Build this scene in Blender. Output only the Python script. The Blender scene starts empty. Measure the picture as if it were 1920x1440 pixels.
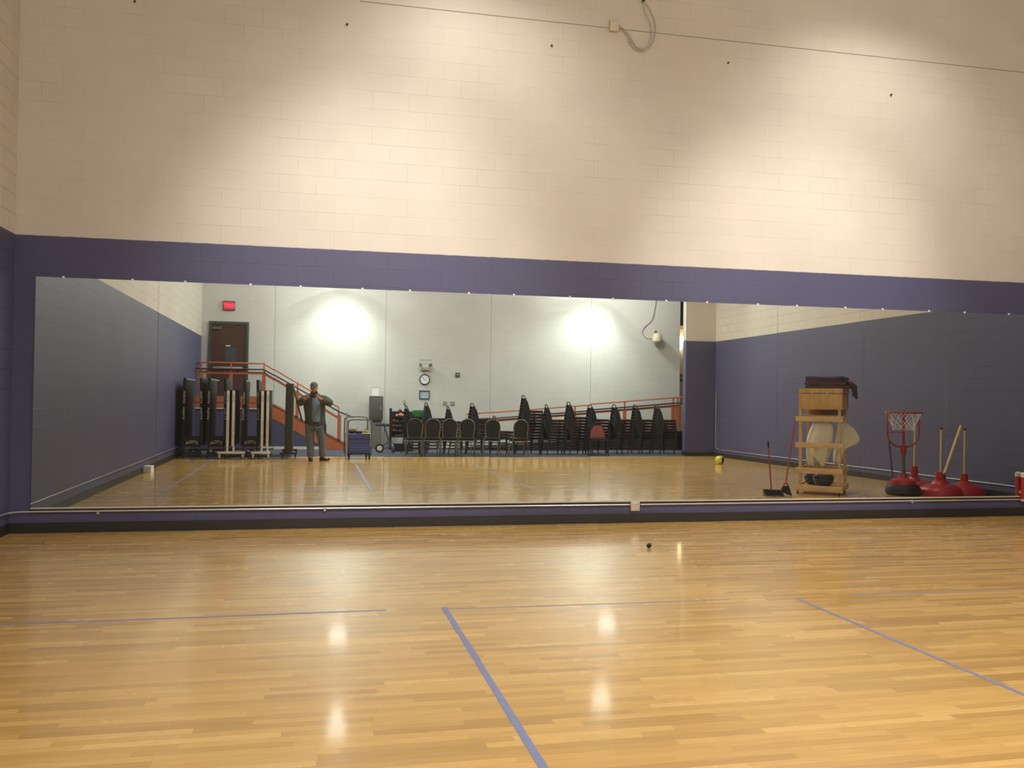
import bpy, bmesh, math, random
from mathutils import Vector, Matrix, Euler
random.seed(7)
S = bpy.context.scene
C = S.collection
PI = math.pi
# ------------------------------------------------------------------ camera
F_PX, YAW, PIT, ROL, CD, CH = 1685.41, 0.2179, 0.0167, 0.0134, 10.2904, 1.4703
cy, sy = math.cos(YAW), math.sin(YAW)
r_ = Vector((cy, -sy, 0)); F0 = Vector((sy, cy, 0)); u0 = Vector((0, 0, 1))
Fw = F0 * math.cos(PIT) + u0 * math.sin(PIT); Up = u0 * math.cos(PIT) - F0 * math.sin(PIT)
cr, sr = math.cos(ROL), math.sin(ROL)
cx_ = r_ * cr + Up * sr; cu_ = r_ * (-sr) + Up * cr
cam_d = bpy.data.cameras.new('camera'); cam = bpy.data.objects.new('camera', cam_d); C.objects.link(cam)
cam_d.sensor_fit = 'HORIZONTAL'; cam_d.sensor_width = 36; cam_d.lens = F_PX / 1920 * 36
cam_d.clip_start = 0.05; cam_d.clip_end = 200
M = Matrix.Identity(4)
for i in range(3):
    M[i][0] = cx_[i]; M[i][1] = cu_[i]; M[i][2] = -Fw[i]
M[0][3], M[1][3], M[2][3] = 0, -CD, CH
cam.matrix_world = M
S.camera = cam
# ------------------------------------------------------------------ world, exposure, lights
w = bpy.data.worlds.new('world'); S.world = w; w.use_nodes = True
w.node_tree.nodes['Background'].inputs[0].default_value = (0.5, 0.5, 0.5, 1)
w.node_tree.nodes['Background'].inputs[1].default_value = 0.02
S.view_settings.view_transform = 'Standard'; S.view_settings.look = 'None'
S.view_settings.gamma = 1; S.view_settings.use_curve_mapping = False
S.view_settings.exposure = -0.35
S.cycles.max_bounces = 10; S.cycles.diffuse_bounces = 5; S.cycles.glossy_bounces = 6
S.cycles.blur_glossy = 1.0; S.cycles.sample_clamp_indirect = 4.0
# ceiling lamps: x, y, z, watts, cone degrees, tilt toward +y (degrees), tilt toward +x, warmth colour
COOL = (0.95, 1.0, 0.92); WARM = (1.0, 0.935, 0.87)
LAMPS = [
    (0.78, -15.25, 5.30, 560, 112, -14, 0, COOL),
    (8.62, -15.25, 5.30, 560, 112, -14, 14, COOL),
    (0.69, -12.0, 6.7, 400, 150, 0, 0, COOL),
    (7.40, -12.0, 6.4, 400, 150, 0, 0, COOL),
    (1.65, -1.9, 7.60, 470, 120, 14, 0, WARM),  # unseen lamp, added for the upper left pool on the front wall
    (6.90, -1.9, 7.60, 470, 120, 14, 0, WARM),  # unseen lamp, added for the upper right pool on the front wall
    (0.55, -6.8, 7.60, 2300, 38, 57.0, 0, WARM),  # added out of view, aimed to make the low left wall pool
    (5.95, -6.8, 7.60, 2300, 38, 57.0, 0, WARM),  # added out of view, aimed to make the low right wall pool
    (2.20, -8.8, 7.60, 1020, 150, 0, 0, WARM),
    (6.30, -8.8, 7.60, 1020, 150, 0, 0, WARM),
]
# ------------------------------------------------------------------ room numbers
XL, XR, YB = -3.07, 10.74, -16.25
ZC = 8.0
ZBL = 3.1245       # top of the blue paint
ZM0, ZM1 = 0.255, 2.69
X0, PW = -2.86, 1.2192
YW = -12.0         # edge of the wood floor
# ------------------------------------------------------------------ node material helpers
def mat(name, col, rough=0.6, metal=0.0, noise=None, coat=0.0, emit=None, spec=0.5, bump=None):
    m = bpy.data.materials.new(name); m.use_nodes = True
    nt = m.node_tree; b = nt.nodes['Principled BSDF']
    b.inputs['Base Color'].default_value = (*col, 1); b.inputs['Roughness'].default_value = rough
    b.inputs['Metallic'].default_value = metal; b.inputs['Coat Weight'].default_value = coat
    b.inputs['Specular IOR Level'].default_value = spec
    if emit:
        b.inputs['Emission Color'].default_value = (*emit[0], 1); b.inputs['Emission Strength'].default_value = emit[1]
    sc, amt = noise or (8.0, 0.12)
    tc = nt.nodes.new('ShaderNodeTexCoord'); n = nt.nodes.new('ShaderNodeTexNoise')
    n.inputs['Scale'].default_value = sc; n.inputs['Detail'].default_value = 4
    nt.links.new(tc.outputs['Object'], n.inputs['Vector'])
    mx = nt.nodes.new('ShaderNodeMix'); mx.data_type = 'RGBA'
    mx.inputs[6].default_value = (*[c * (1 - amt) for c in col], 1)
    mx.inputs[7].default_value = (*[min(1, c * (1 + amt)) for c in col], 1)
    nt.links.new(n.outputs['Fac'], mx.inputs[0]); nt.links.new(mx.outputs[2], b.inputs['Base Color'])
    if bump:
        bp = nt.nodes.new('ShaderNodeBump'); bp.inputs['Strength'].default_value = bump; bp.inputs['Distance'].default_value = 0.01
        nt.links.new(n.outputs['Fac'], bp.inputs['Height']); nt.links.new(bp.outputs['Normal'], b.inputs['Normal'])
    return m

def block_wall(name, axis, two_tone=True, cream=(0.64, 0.59, 0.515), blue=(0.086, 0.086, 0.162), joint=(0.0, 0.17)):
    """painted concrete block: running bond 16 x 8 in, courses on the paint line"""
    m = bpy.data.materials.new(name); m.use_nodes = True
    nt = m.node_tree; N = nt.nodes; L = nt.links; b = N['Principled BSDF']
    g = N.new('ShaderNodeNewGeometry'); sep = N.new('ShaderNodeSeparateXYZ'); L.new(g.outputs['Position'], sep.inputs[0])
    zz = N.new('ShaderNodeMath'); zz.operation = 'ADD'; zz.inputs[1].default_value = 0.2032 * 20 - ZBL
    L.new(sep.outputs['Z'], zz.inputs[0])
    hh = N.new('ShaderNodeMath'); hh.operation = 'ADD'; hh.inputs[1].default_value = 40.64
    L.new(sep.outputs[axis], hh.inputs[0])
    cmb = N.new('ShaderNodeCombineXYZ'); L.new(hh.outputs[0], cmb.inputs[0]); L.new(zz.outputs[0], cmb.inputs[1])
    br = N.new('ShaderNodeTexBrick'); L.new(cmb.outputs[0], br.inputs['Vector'])
    br.inputs['Scale'].default_value = 1; br.inputs['Brick Width'].default_value = 0.4064; br.inputs['Row Height'].default_value = 0.2032
    br.inputs['Mortar Size'].default_value = 0.0045; br.inputs['Mortar Smooth'].default_value = 0.5; br.offset = 0.5
    br.inputs['Color1'].default_value = (0.0, 0, 0, 1); br.inputs['Color2'].default_value = (1, 1, 1, 1); br.inputs['Mortar'].default_value = (0.5, .5, .5, 1)
    n1 = N.new('ShaderNodeTexNoise'); n1.inputs['Scale'].default_value = 0.9; n1.inputs['Detail'].default_value = 3; L.new(g.outputs['Position'], n1.inputs['Vector'])
    n2 = N.new('ShaderNodeTexNoise'); n2.inputs['Scale'].default_value = 70; n2.inputs['Detail'].default_value = 5; L.new(g.outputs['Position'], n2.inputs['Vector'])
    # paint colour
    base = N.new('ShaderNodeMix'); base.data_type = 'RGBA'
    base.inputs[6].default_value = (*cream, 1); base.inputs[7].default_value = (*blue, 1)
    if two_tone:
        ed = N.new('ShaderNodeTexNoise'); ed.inputs['Scale'].default_value = 9; L.new(g.outputs['Position'], ed.inputs['Vector'])
        em = N.new('ShaderNodeMath'); em.operation = 'MULTIPLY_ADD'; em.inputs[1].default_value = 0.012; em.inputs[2].default_value = -0.006
        L.new(ed.outputs['Fac'], em.inputs[0])
        ea = N.new('ShaderNodeMath'); ea.operation = 'ADD'; L.new(sep.outputs['Z'], ea.inputs[0]); L.new(em.outputs[0], ea.inputs[1])
        lt = N.new('ShaderNodeMath'); lt.operation = 'LESS_THAN'; lt.inputs[1].default_value = ZBL; L.new(ea.outputs[0], lt.inputs[0])
        L.new(lt.outputs[0], base.inputs[0])
    else:
        base.inputs[0].default_value = 0
    # slight unevenness per block and at large scale
    v1 = N.new('ShaderNodeMapRange'); v1.inputs['To Min'].default_value = 0.988; v1.inputs['To Max'].default_value = 1.008; L.new(br.outputs['Color'], v1.inputs['Value'])
    v2 = N.new('ShaderNodeMapRange'); v2.inputs['From Min'].default_value = 0.3; v2.inputs['From Max'].default_value = 0.7
    v2.inputs['To Min'].default_value = 0.94; v2.inputs['To Max'].default_value = 1.04; L.new(n1.outputs['Fac'], v2.inputs['Value'])
    # grouted joints: missing paint here and there
    n3 = N.new('ShaderNodeTexNoise'); n3.inputs['Scale'].default_value = 1.3; n3.inputs['Detail'].default_value = 2; L.new(g.outputs['Position'], n3.inputs['Vector'])
    jr = N.new('ShaderNodeMapRange'); jr.inputs['From Min'].default_value = 0.45; jr.inputs['From Max'].default_value = 0.7
    jr.inputs['To Min'].default_value = joint[0]; jr.inputs['To Max'].default_value = joint[1]; L.new(n3.outputs['Fac'], jr.inputs['Value'])
    jm = N.new('ShaderNodeMath'); jm.operation = 'MULTIPLY'; L.new(br.outputs['Fac'], jm.inputs[0]); L.new(jr.outputs[0], jm.inputs[1])
    js = N.new('ShaderNodeMath'); js.operation = 'SUBTRACT'; js.inputs[0].default_value = 1; L.new(jm.outputs[0], js.inputs[1])
    mm = N.new('ShaderNodeMath'); mm.operation = 'MULTIPLY'; L.new(v1.outputs[0], mm.inputs[0]); L.new(v2.outputs[0], mm.inputs[1])
    m2 = N.new('ShaderNodeMath'); m2.operation = 'MULTIPLY'; L.new(mm.outputs[0], m2.inputs[0]); L.new(js.outputs[0], m2.inputs[1])
    vm = N.new('ShaderNodeVectorMath'); vm.operation = 'SCALE'; L.new(base.outputs[2], vm.inputs[0]); L.new(m2.outputs[0], vm.inputs['Scale'])
    L.new(vm.outputs[0], b.inputs['Base Color'])
    b.inputs['Roughness'].default_value = 0.5; b.inputs['Specular IOR Level'].default_value = 0.35
    hb = N.new('ShaderNodeMath'); hb.operation = 'MULTIPLY_ADD'; hb.inputs[1].default_value = -1.0
    L.new(br.outputs['Fac'], hb.inputs[0])
    h2 = N.new('ShaderNodeMath'); h2.operation = 'MULTIPLY'; h2.inputs[1].default_value = 0.35; L.new(n2.outputs['Fac'], h2.inputs[0]); L.new(h2.outputs[0], hb.inputs[2])
    bp = N.new('ShaderNodeBump'); bp.inputs['Strength'].default_value = 0.45; bp.inputs['Distance'].default_value = 0.004
    L.new(hb.outputs[0], bp.inputs['Height']); L.new(bp.outputs[0], b.inputs['Normal'])
    return m

def maple_floor():
    m = bpy.data.materials.new('maple_floor'); m.use_nodes = True
    nt = m.node_tree; N = nt.nodes; L = nt.links; b = N['Principled BSDF']
    def math_(op, a, c=None, d=None):
        n = N.new('ShaderNodeMath'); n.operation = op
        for i, v in enumerate((a, c, d)):
            if v is None: continue
            if isinstance(v, (int, float)): n.inputs[i].default_value = v
            else: L.new(v, n.inputs[i])
        return n.outputs[0]
    g = N.new('ShaderNodeNewGeometry'); sep = N.new('ShaderNodeSeparateXYZ'); L.new(g.outputs['Position'], sep.inputs[0])
    row = math_('FLOOR', math_('DIVIDE', sep.outputs['Y'], 0.057))
    wn = N.new('ShaderNodeTexWhiteNoise'); wn.noise_dimensions = '1D'; L.new(row, wn.inputs['W'])
    wn2 = N.new('ShaderNodeTexWhiteNoise'); wn2.noise_dimensions = '1D'; L.new(math_('ADD', row, 77.3), wn2.inputs['W'])
    ln = math_('MULTIPLY_ADD', wn2.outputs['Value'], 0.6, 0.38)
    u = math_('DIVIDE', math_('ADD', sep.outputs['X'], math_('MULTIPLY', wn.outputs['Value'], 9.0)), ln)
    col = math_('FLOOR', u)
    cb = N.new('ShaderNodeCombineXYZ'); L.new(row, cb.inputs[0]); L.new(col, cb.inputs[1])
    w3 = N.new('ShaderNodeTexWhiteNoise'); w3.noise_dimensions = '2D'; L.new(cb.outputs[0], w3.inputs['Vector'])
    ramp = N.new('ShaderNodeValToRGB'); e = ramp.color_ramp.elements
    e[0].position = 0; e[0].color = (0.50, 0.285, 0.075, 1)
    e[1].position = 1; e[1].color = (0.76, 0.49, 0.155, 1)
    for p_, c_ in ((0.12, (0.55, 0.325, 0.085, 1)), (0.5, (0.645, 0.385, 0.105, 1)), (0.85, (0.70, 0.430, 0.125, 1))):
        x = e.new(p_); x.color = c_
    L.new(w3.outputs['Value'], ramp.inputs[0])
    mp = N.new('ShaderNodeMapping'); mp.inputs['Scale'].default_value = (2.6, 75, 1); L.new(g.outputs['Position'], mp.inputs['Vector'])
    gn = N.new('ShaderNodeTexNoise'); gn.inputs['Scale'].default_value = 2.0; gn.inputs['Detail'].default_value = 5; L.new(mp.outputs[0], gn.inputs['Vector'])
    gr = math_('MULTIPLY_ADD', gn.outputs['Fac'], 0.66, 0.68)
    # seams between boards
    fy = math_('FRACT', math_('DIVIDE', sep.outputs['Y'], 0.057)); sy1 = math_('LESS_THAN', fy, 0.03)
    fx = math_('FRACT', u); sx1 = math_('LESS_THAN', fx, 0.003)
    sm = math_('MULTIPLY_ADD', math_('MAXIMUM', sy1, sx1), -0.22, 1.0)
    vm = N.new('ShaderNodeVectorMath'); vm.operation = 'SCALE'; L.new(ramp.outputs[0], vm.inputs[0]); L.new(math_('MULTIPLY', gr, sm), vm.inputs['Scale'])
    L.new(vm.outputs[0], b.inputs['Base Color'])
    b.inputs['Specular IOR Level'].default_value = 0.5
    rn = N.new('ShaderNodeTexNoise'); rn.inputs['Scale'].default_value = 3.0; rn.inputs['Detail'].default_value = 4; L.new(g.outputs['Position'], rn.inputs['Vector'])
    rr = math_('MULTIPLY_ADD', rn.outputs['Fac'], 0.08, 0.20)
    b.inputs['Coat Weight'].default_value = 0.55; b.inputs['Coat Roughness'].default_value = 0.085; b.inputs['Coat IOR'].default_value = 1.45
    rr2 = math_('MULTIPLY_ADD', w3.outputs['Value'], 0.03, rr)
    L.new(rr2, b.inputs['Roughness'])
    # boards are never perfectly coplanar: tiny per-board waviness
    hb = math_('MULTIPLY_ADD', gn.outputs['Fac'], 0.15, math_('MULTIPLY', w3.outputs['Value'], 0.2))
    bp = N.new('ShaderNodeBump'); bp.inputs['Strength'].default_value = 0.05; bp.inputs['Distance'].default_value = 0.002
    L.new(hb, bp.inputs['Height']); L.new(bp.outputs[0], b.inputs['Normal'])
    return m

def wood_mat(name, c1, c2, axis='X', scale=6):
    m = bpy.data.materials.new(name); m.use_nodes = True
    nt = m.node_tree; N = nt.nodes; L = nt.links; b = N['Principled BSDF']
    tc = N.new('ShaderNodeTexCoord'); mp = N.new('ShaderNodeMapping')
    mp.inputs['Scale'].default_value = {'X': (0.6, 7, 7), 'Z': (7, 7, 0.6)}[axis]
    L.new(tc.outputs['Object'], mp.inputs[0]); n = N.new('ShaderNodeTexNoise'); n.inputs['Scale'].default_value = scale; n.inputs['Detail'].default_value = 5
    L.new(mp.outputs[0], n.inputs['Vector']); r = N.new('ShaderNodeValToRGB'); r.color_ramp.elements[0].position = 0.3; r.color_ramp.elements[1].position = 0.7
    r.color_ramp.elements[0].color = (*c1, 1); r.color_ramp.elements[1].color = (*c2, 1)
    L.new(n.outputs['Fac'], r.inputs[0]); L.new(r.outputs[0], b.inputs['Base Color']); b.inputs['Roughness'].default_value = 0.55
    return m

MT = dict(
    wall_x=block_wall('painted_block_front', 'X'), wall_y=block_wall('painted_block_side', 'Y', joint=(0.30, 0.6)),
    wall_b=block_wall('painted_block_back', 'X', two_tone=False, cream=(0.60, 0.60, 0.565)),
    floor=maple_floor(),
    carpet=mat('blue_grey_carpet', (0.055, 0.060, 0.088), 0.95, noise=(60, 0.25), bump=0.5),
    ceil=mat('ceiling_paint', (0.55, 0.53, 0.50), 0.8),
    rubber=mat('black_rubber', (0.022, 0.020, 0.018), 0.5),
    black=mat('black_paint', (0.013, 0.013, 0.014), 0.5, spec=0.35),
    blackfab=mat('charcoal_fabric', (0.020, 0.026, 0.029), 0.95, noise=(80, 0.3), spec=0.1),
    maroon=mat('dark_maroon_fabric', (0.042, 0.018, 0.018), 0.9, noise=(60, 0.3), spec=0.15),
    maroon2=mat('dull_red_fabric', (0.20, 0.045, 0.040), 0.85),
    silver=mat('brushed_silver', (0.33, 0.345, 0.35), 0.3, 1.0),
    alu=mat('aluminium', (0.75, 0.74, 0.70), 0.28, 0.9),
    greym=mat('grey_metal', (0.10, 0.10, 0.09), 0.55),
    conduit=mat('painted_conduit', (0.55, 0.55, 0.56), 0.25, 0.5, spec=0.8),
    orange=mat('orange_paint', (0.52, 0.150, 0.065), 0.45),
    darkrail=mat('dark_handrail', (0.045, 0.025, 0.03), 0.35),
    bluep=mat('blue_wall_paint', (0.085, 0.085, 0.165), 0.5),
    white=mat('white_paint', (0.78, 0.76, 0.70), 0.4),
    whitep=mat('white_paper', (0.82, 0.84, 0.84), 0.6),
    cream=mat('cream_plastic', (0.60, 0.55, 0.43), 0.4),
    brown=mat('dark_brown_door', (0.070, 0.030, 0.020), 0.4, noise=(4, 0.2)),
    frame=mat('grey_green_frame', (0.055, 0.070, 0.065), 0.45),
    pine=wood_mat('pine_boards', (0.56, 0.34, 0.13), (0.72, 0.48, 0.22)),
    ply=wood_mat('plywood', (0.46, 0.25, 0.075), (0.62, 0.37, 0.13), 'Z', 4),
    bag=mat('cream_canvas', (0.72, 0.68, 0.56), 0.8, noise=(10, 0.12)),
    purple=mat('purple_mat', (0.060, 0.030, 0.110), 0.75), plum=mat('plum_mat', (0.055, 0.020, 0.030), 0.75),
    red=mat('red_plastic', (0.40, 0.018, 0.022), 0.35), redm=mat('red_metal', (0.33, 0.025, 0.02), 0.35),
    yellow=mat('yellow_pole', (0.66, 0.50, 0.20), 0.5), net=mat('white_cord', (0.75, 0.73, 0.70), 0.8),
    tape=mat('blue_tape', (0.20, 0.23, 0.42), 0.5), ballY=mat('yellow_ball', (0.72, 0.66, 0.04), 0.4),
    ballB=mat('glossy_dark_ball', (0.015, 0.018, 0.03), 0.15, coat=0.6), ballO=mat('orange_ball', (0.85, 0.22, 0.06), 0.45),
    balls=mat('silver_grey_ball', (0.35, 0.37, 0.36), 0.45), balln=mat('navy_ball', (0.03, 0.035, 0.11), 0.45),
    green=mat('green_plastic', (0.035, 0.24, 0.05), 0.45), tan=mat('tan_plastic', (0.30, 0.26, 0.18), 0.5),
    matblue=mat('royal_blue_mat', (0.055, 0.085, 0.30), 0.6, noise=(5, 0.15)), matnavy=mat('navy_mat', (0.035, 0.04, 0.075), 0.6),
    skin=mat('skin', (0.50, 0.27, 0.19), 0.5), jacket=mat('dark_olive_jacket', (0.055, 0.060, 0.050), 0.85, noise=(9, 0.3), bump=0.5),
    shirt=mat('blue_shirt', (0.15, 0.225, 0.36), 0.85, noise=(7, 0.3), bump=0.4), jeans=mat('grey_blue_jeans', (0.12, 0.155, 0.20), 0.9, noise=(9, 0.2), bump=0.4),
    collar=mat('rust_collar', (0.13, 0.05, 0.035), 0.85), boot=mat('dark_boot_leather', (0.03, 0.022, 0.015), 0.5),
    cap=mat('grey_green_cap', (0.10, 0.11, 0.085), 0.85, noise=(16, 0.4)),
    wire=mat('beige_cable', (0.53, 0.49, 0.43), 0.5), darkdot=mat('dark_anchor', (0.03, 0.02, 0.015), 0.6),
    yell=mat('yellow_plastic', (0.60, 0.42, 0.05), 0.4), bristle=mat('black_bristle', (0.012, 0.012, 0.012), 0.9),
    glassy=mat('picture_print', (0.42, 0.52, 0.56), 0.15), lampw=mat('lamp_glow', (1, 1, 1), 0.5, emit=((1, 0.98, 0.93), 150.0)),
    lampdim=mat('lamp_soft_glow', (1, 1, 1), 0.5, emit=((1, 0.95, 0.88), 10.0)),
    lampwarm=mat('sconce_glow', (1, 0.9, 0.6), 0.5, emit=((1, 0.80, 0.42), 26.0)),
    exitred=mat('exit_red', (1, 0.05, 0.1), 0.5, emit=((1, 0.06, 0.13), 2.6)), exitface=mat('exit_face', (0.35, 0.03, 0.05), 0.4, emit=((1, 0.03, 0.08), 0.7)),
    darkramp=mat('dark_ramp_side', (0.022, 0.023, 0.028), 0.8),
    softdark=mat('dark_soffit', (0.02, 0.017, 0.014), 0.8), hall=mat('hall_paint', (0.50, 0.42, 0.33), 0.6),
)
def mirror_mat():
    m = bpy.data.materials.new('mirror_silver'); m.use_nodes = True
    nt = m.node_tree; N = nt.nodes; L = nt.links
    b = N['Principled BSDF']; b.inputs['Base Color'].default_value = (0.775, 0.83, 0.795, 1); b.inputs['Metallic'].default_value = 1; b.inputs['Roughness'].default_value = 0.0
    # greyish haze over the reflection, mixed in as diffuse colour
    d = N.new('ShaderNodeBsdfDiffuse'); d.inputs[0].default_value = (0.5, 0.48, 0.45, 1)
    mx = N.new('ShaderNodeMixShader'); mx.inputs[0].default_value = 0.022
    L.new(b.outputs[0], mx.inputs[1]); L.new(d.outputs[0], mx.inputs[2]); L.new(mx.outputs[0], N['Material Output'].inputs[0])
    return m
MT['mirror'] = mirror_mat()
MT['mirror_edge'] = mat('mirror_edge', (0.20, 0.27, 0.24), 0.3)

# ------------------------------------------------------------------ geometry helpers
class MB:
    def __init__(s): s.bm = bmesh.new()
    def box(s, x0, x1, y0, y1, z0, z1, bev=0, R=None, at=None):
        r = bmesh.ops.create_cube(s.bm, size=1)
        vs = r['verts']
        for v in vs:
            v.co = Vector(((x0 + x1) / 2 + v.co.x * (x1 - x0), (y0 + y1) / 2 + v.co.y * (y1 - y0), (z0 + z1) / 2 + v.co.z * (z1 - z0)))
        if bev:
            es = list({e for v in vs for e in v.link_edges})
            rb = bmesh.ops.bevel(s.bm, geom=es, offset=bev, segments=2, affect='EDGES', profile=0.6)
            vs = list({v for f in rb['faces'] for v in f.verts} | {v for v in vs if v.is_valid})
        if R is not None:
            c = Vector(at)
            for v in vs: v.co = c + R @ (v.co - c)
        return s
    def tube(s, pts, r, seg=8, closed=False, cap=True):
        pts = [Vector(p) for p in pts]; n = len(pts); rings = []
        rs = r if isinstance(r, (list, tuple)) else [r] * n
        prev = None
        for i, p in enumerate(pts):
            if closed: t = pts[(i + 1) % n] - pts[i - 1]
            else: t = pts[min(i + 1, n - 1)] - pts[max(i - 1, 0)]
            t.normalize()
            if prev is None:
                a = Vector((0, 0, 1)) if abs(t.z) < 0.9 else Vector((1, 0, 0))
                nrm = t.cross(a).normalized()
            else:
                nrm = (prev - t * prev.dot(t)).normalized()
            prev = nrm; bn = t.cross(nrm)
            rings.append([s.bm.verts.new(p + (nrm * math.cos(2 * PI * k / seg) + bn * math.sin(2 * PI * k / seg)) * rs[i]) for k in range(seg)])
        m = n if closed else n - 1
        for i in range(m):
            A, B = rings[i], rings[(i + 1) % n]
            for k in range(seg): s.bm.faces.new((A[k], A[(k + 1) % seg], B[(k + 1) % seg], B[k]))
        if cap and not closed:
            s.bm.faces.new(rings[0][::-1]); s.bm.faces.new(rings[-1])
        return s
    def cyl(s, a, b, r, seg=14, r2=None):
        return s.tube([a, b], [r, r if r2 is None else r2], seg)
    def ball(s, c, r, sx=1, sy_=1, sz=1, u=16, v=10):
        q = bmesh.ops.create_uvsphere(s.bm, u_segments=u, v_segments=v, radius=r)
        for vv in q['verts']: vv.co = Vector((vv.co.x * sx + c[0], vv.co.y * sy_ + c[1], vv.co.z * sz + c[2]))
        return s
    def lathe(s, prof, c=(0, 0, 0), seg=20):
        rings = []
        for (r, z) in prof:
            rings.append([s.bm.verts.new((c[0] + r * math.cos(2 * PI * k / seg), c[1] + r * math.sin(2 * PI * k / seg), c[2] + z)) for k in range(seg)])
        for A, B in zip(rings, rings[1:]):
            for k in range(seg): s.bm.faces.new((A[k], A[(k + 1) % seg], B[(k + 1) % seg], B[k]))
        s.bm.faces.new(rings[0][::-1]); s.bm.faces.new(rings[-1]); return s
    def prism(s, poly, axis, a0, a1):
        """poly: 2-D points in the plane across axis ('Y': (x,z) points; 'X': (y,z) points)"""
        def P(p, t): return (p[0], t, p[1]) if axis == 'Y' else (t, p[0], p[1])
        A = [s.bm.verts.new(P(p, a0)) for p in poly]; B = [s.bm.verts.new(P(p, a1)) for p in poly]
        n = len(poly)
        s.bm.faces.new(A); s.bm.faces.new(B[::-1])
        for k in range(n): s.bm.faces.new((A[k], B[k], B[(k + 1) % n], A[(k + 1) % n]))
        return s
    def build(s, name, m, parent=None, smooth=True, loc=None):
        bmesh.ops.recalc_face_normals(s.bm, faces=s.bm.faces)
        me = bpy.data.meshes.new(name); s.bm.to_mesh(me); s.bm.free()
        me.materials.append(m if not isinstance(m, str) else MT[m])
        if smooth:
            for p in me.polygons: p.use_smooth = True
            me.set_sharp_from_angle(angle=math.radians(38))
        o = bpy.data.objects.new(name, me); C.objects.link(o)
        if parent: o.parent = parent
        if loc: o.location = loc
        return o
def tag(o, label=None, cat=None, group=None, kind=None):
    if label: o['label'] = label
    if cat: o['category'] = cat
    if group: o['group'] = group
    if kind: o['kind'] = kind
    return o
def empty(name, loc=(0, 0, 0), rz=0, label=None, cat=None, group=None):
    o = bpy.data.objects.new(name, None); C.objects.link(o); o.location = loc; o.rotation_euler = (0, 0, rz); o.empty_display_size = 0.1
    return tag(o, label, cat, group)
def copy_tree(o, parent=None):
    c = o.copy(); C.objects.link(c)
    if parent: c.parent = parent
    for ch in list(o.children): copy_tree(ch, c)
    return c
def struct(o): o['kind'] = 'structure'; return o
def text_mesh(name, txt, size, m, parent, loc, rot, extrude=0.001, bend=0.0, depth_axis=None):
    cu = bpy.data.curves.new('lettering', 'FONT'); cu.body = txt; cu.size = size; cu.extrude = extrude; cu.align_x = 'CENTER'; cu.align_y = 'CENTER'
    t = bpy.data.objects.new('lettering', cu); C.objects.link(t)
    dg = bpy.context.evaluated_depsgraph_get(); me = bpy.data.meshes.new_from_object(t.evaluated_get(dg))
    bpy.data.objects.remove(t); bpy.data.curves.remove(cu)
    if bend:
        for v in me.vertices: v.co.y -= bend * v.co.x ** 2
    me.materials.clear(); me.materials.append(MT[m])
    o = bpy.data.objects.new(name, me); C.objects.link(o); o.location = loc; o.rotation_euler = rot
    if parent: o.parent = parent
    return o
def ordn(i): return ['first', 'second', 'third', 'fourth', 'fifth', 'sixth', 'seventh', 'eighth', 'ninth', 'tenth', 'eleventh', 'twelfth', 'thirteenth', 'fourteenth', 'fifteenth', 'sixteenth', 'seventeenth', 'eighteenth', 'nineteenth', 'twentieth'][i]

# ================================================================== STRUCTURE
b = MB(); b.box(XL, XR, YW, 0, -0.1, 0); b.box(9.86, XR, -12.5, YW, -0.1, 0); struct(b.build('floor', 'floor', smooth=False))
b = MB(); b.box(XL, 9.86, YB, YW, -0.1, -0.002); b.box(9.86, 14.0, YB, -12.7, -0.1, -0.002)
struct(b.build('carpet_floor', 'carpet', smooth=False))
struct(MB().box(XL - 0.2, 14.2, -20.2, 0.2, ZC, ZC + 0.1).build('ceiling', 'ceil', smooth=False))
struct(MB().box(XL, XR, 0, 0.2, -0.1, ZC).build('wall_front', 'wall_x', smooth=False))
struct(MB().box(XL - 0.2, XL, YB - 0.2, 0.2, -0.1, ZC).build('wall_left', 'wall_y', smooth=False))
struct(MB().box(XR, XR + 0.2, -12.5, 0.2, -0.1, ZC).build('wall_right', 'wall_y', smooth=False))
struct(MB().box(9.86, 14.2, -12.7, -12.5, -0.1, ZC).build('wall_stub', 'wall_x', smooth=False))
struct(MB().box(XL, 11.28, YB - 0.2, YB, -0.1, ZC).build('wall_back', 'wall_b', smooth=False))
struct(MB().box(11.08, 14.2, -18.0, -17.8, -0.1, ZC).build('wall_hall', 'hall', smooth=False))
struct(MB().box(14.0, 14.2, -17.8, -12.7, -0.1, ZC).build('wall_hall_side', 'hall', smooth=False))
struct(MB().box(11.08, 11.28, -17.8, YB - 0.2, -0.1, ZC).build('wall_hall_return', 'hall', smooth=False))
struct(MB().box(11.28, 14.0, -17.8, -16.3, -0.1, 0.5).build('hall_floor', 'carpet', smooth=False))
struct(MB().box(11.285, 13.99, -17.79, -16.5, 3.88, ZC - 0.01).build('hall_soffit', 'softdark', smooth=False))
# baseboards
BBZ = 0.107
struct(MB().box(XL, XR, -0.012, 0, 0, BBZ).box(XL, XR, -0.02, -0.012, 0, 0.012).build('baseboard_front', 'rubber', smooth=False))
struct(MB().box(XL, XL + 0.012, -15.1, -0.02, 0, BBZ).build('baseboard_left', 'rubber', smooth=False))
struct(MB().box(XR - 0.012, XR, -12.5, -0.02, 0, BBZ).build('baseboard_right', 'rubber', smooth=False))
struct(MB().box(9.85, XR - 0.012, -12.5, -12.488, 0, BBZ).box(9.848, 9.86, -12.7, -12.488, 0, BBZ).build('baseboard_stub', 'rubber', smooth=False))
struct(MB().box(XL + 0.02, 9.84, YW - 0.02, YW + 0.02, 0.0, 0.007, bev=0.002).build('trim_1', 'alu', smooth=False))   # threshold between wood and carpet
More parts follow.
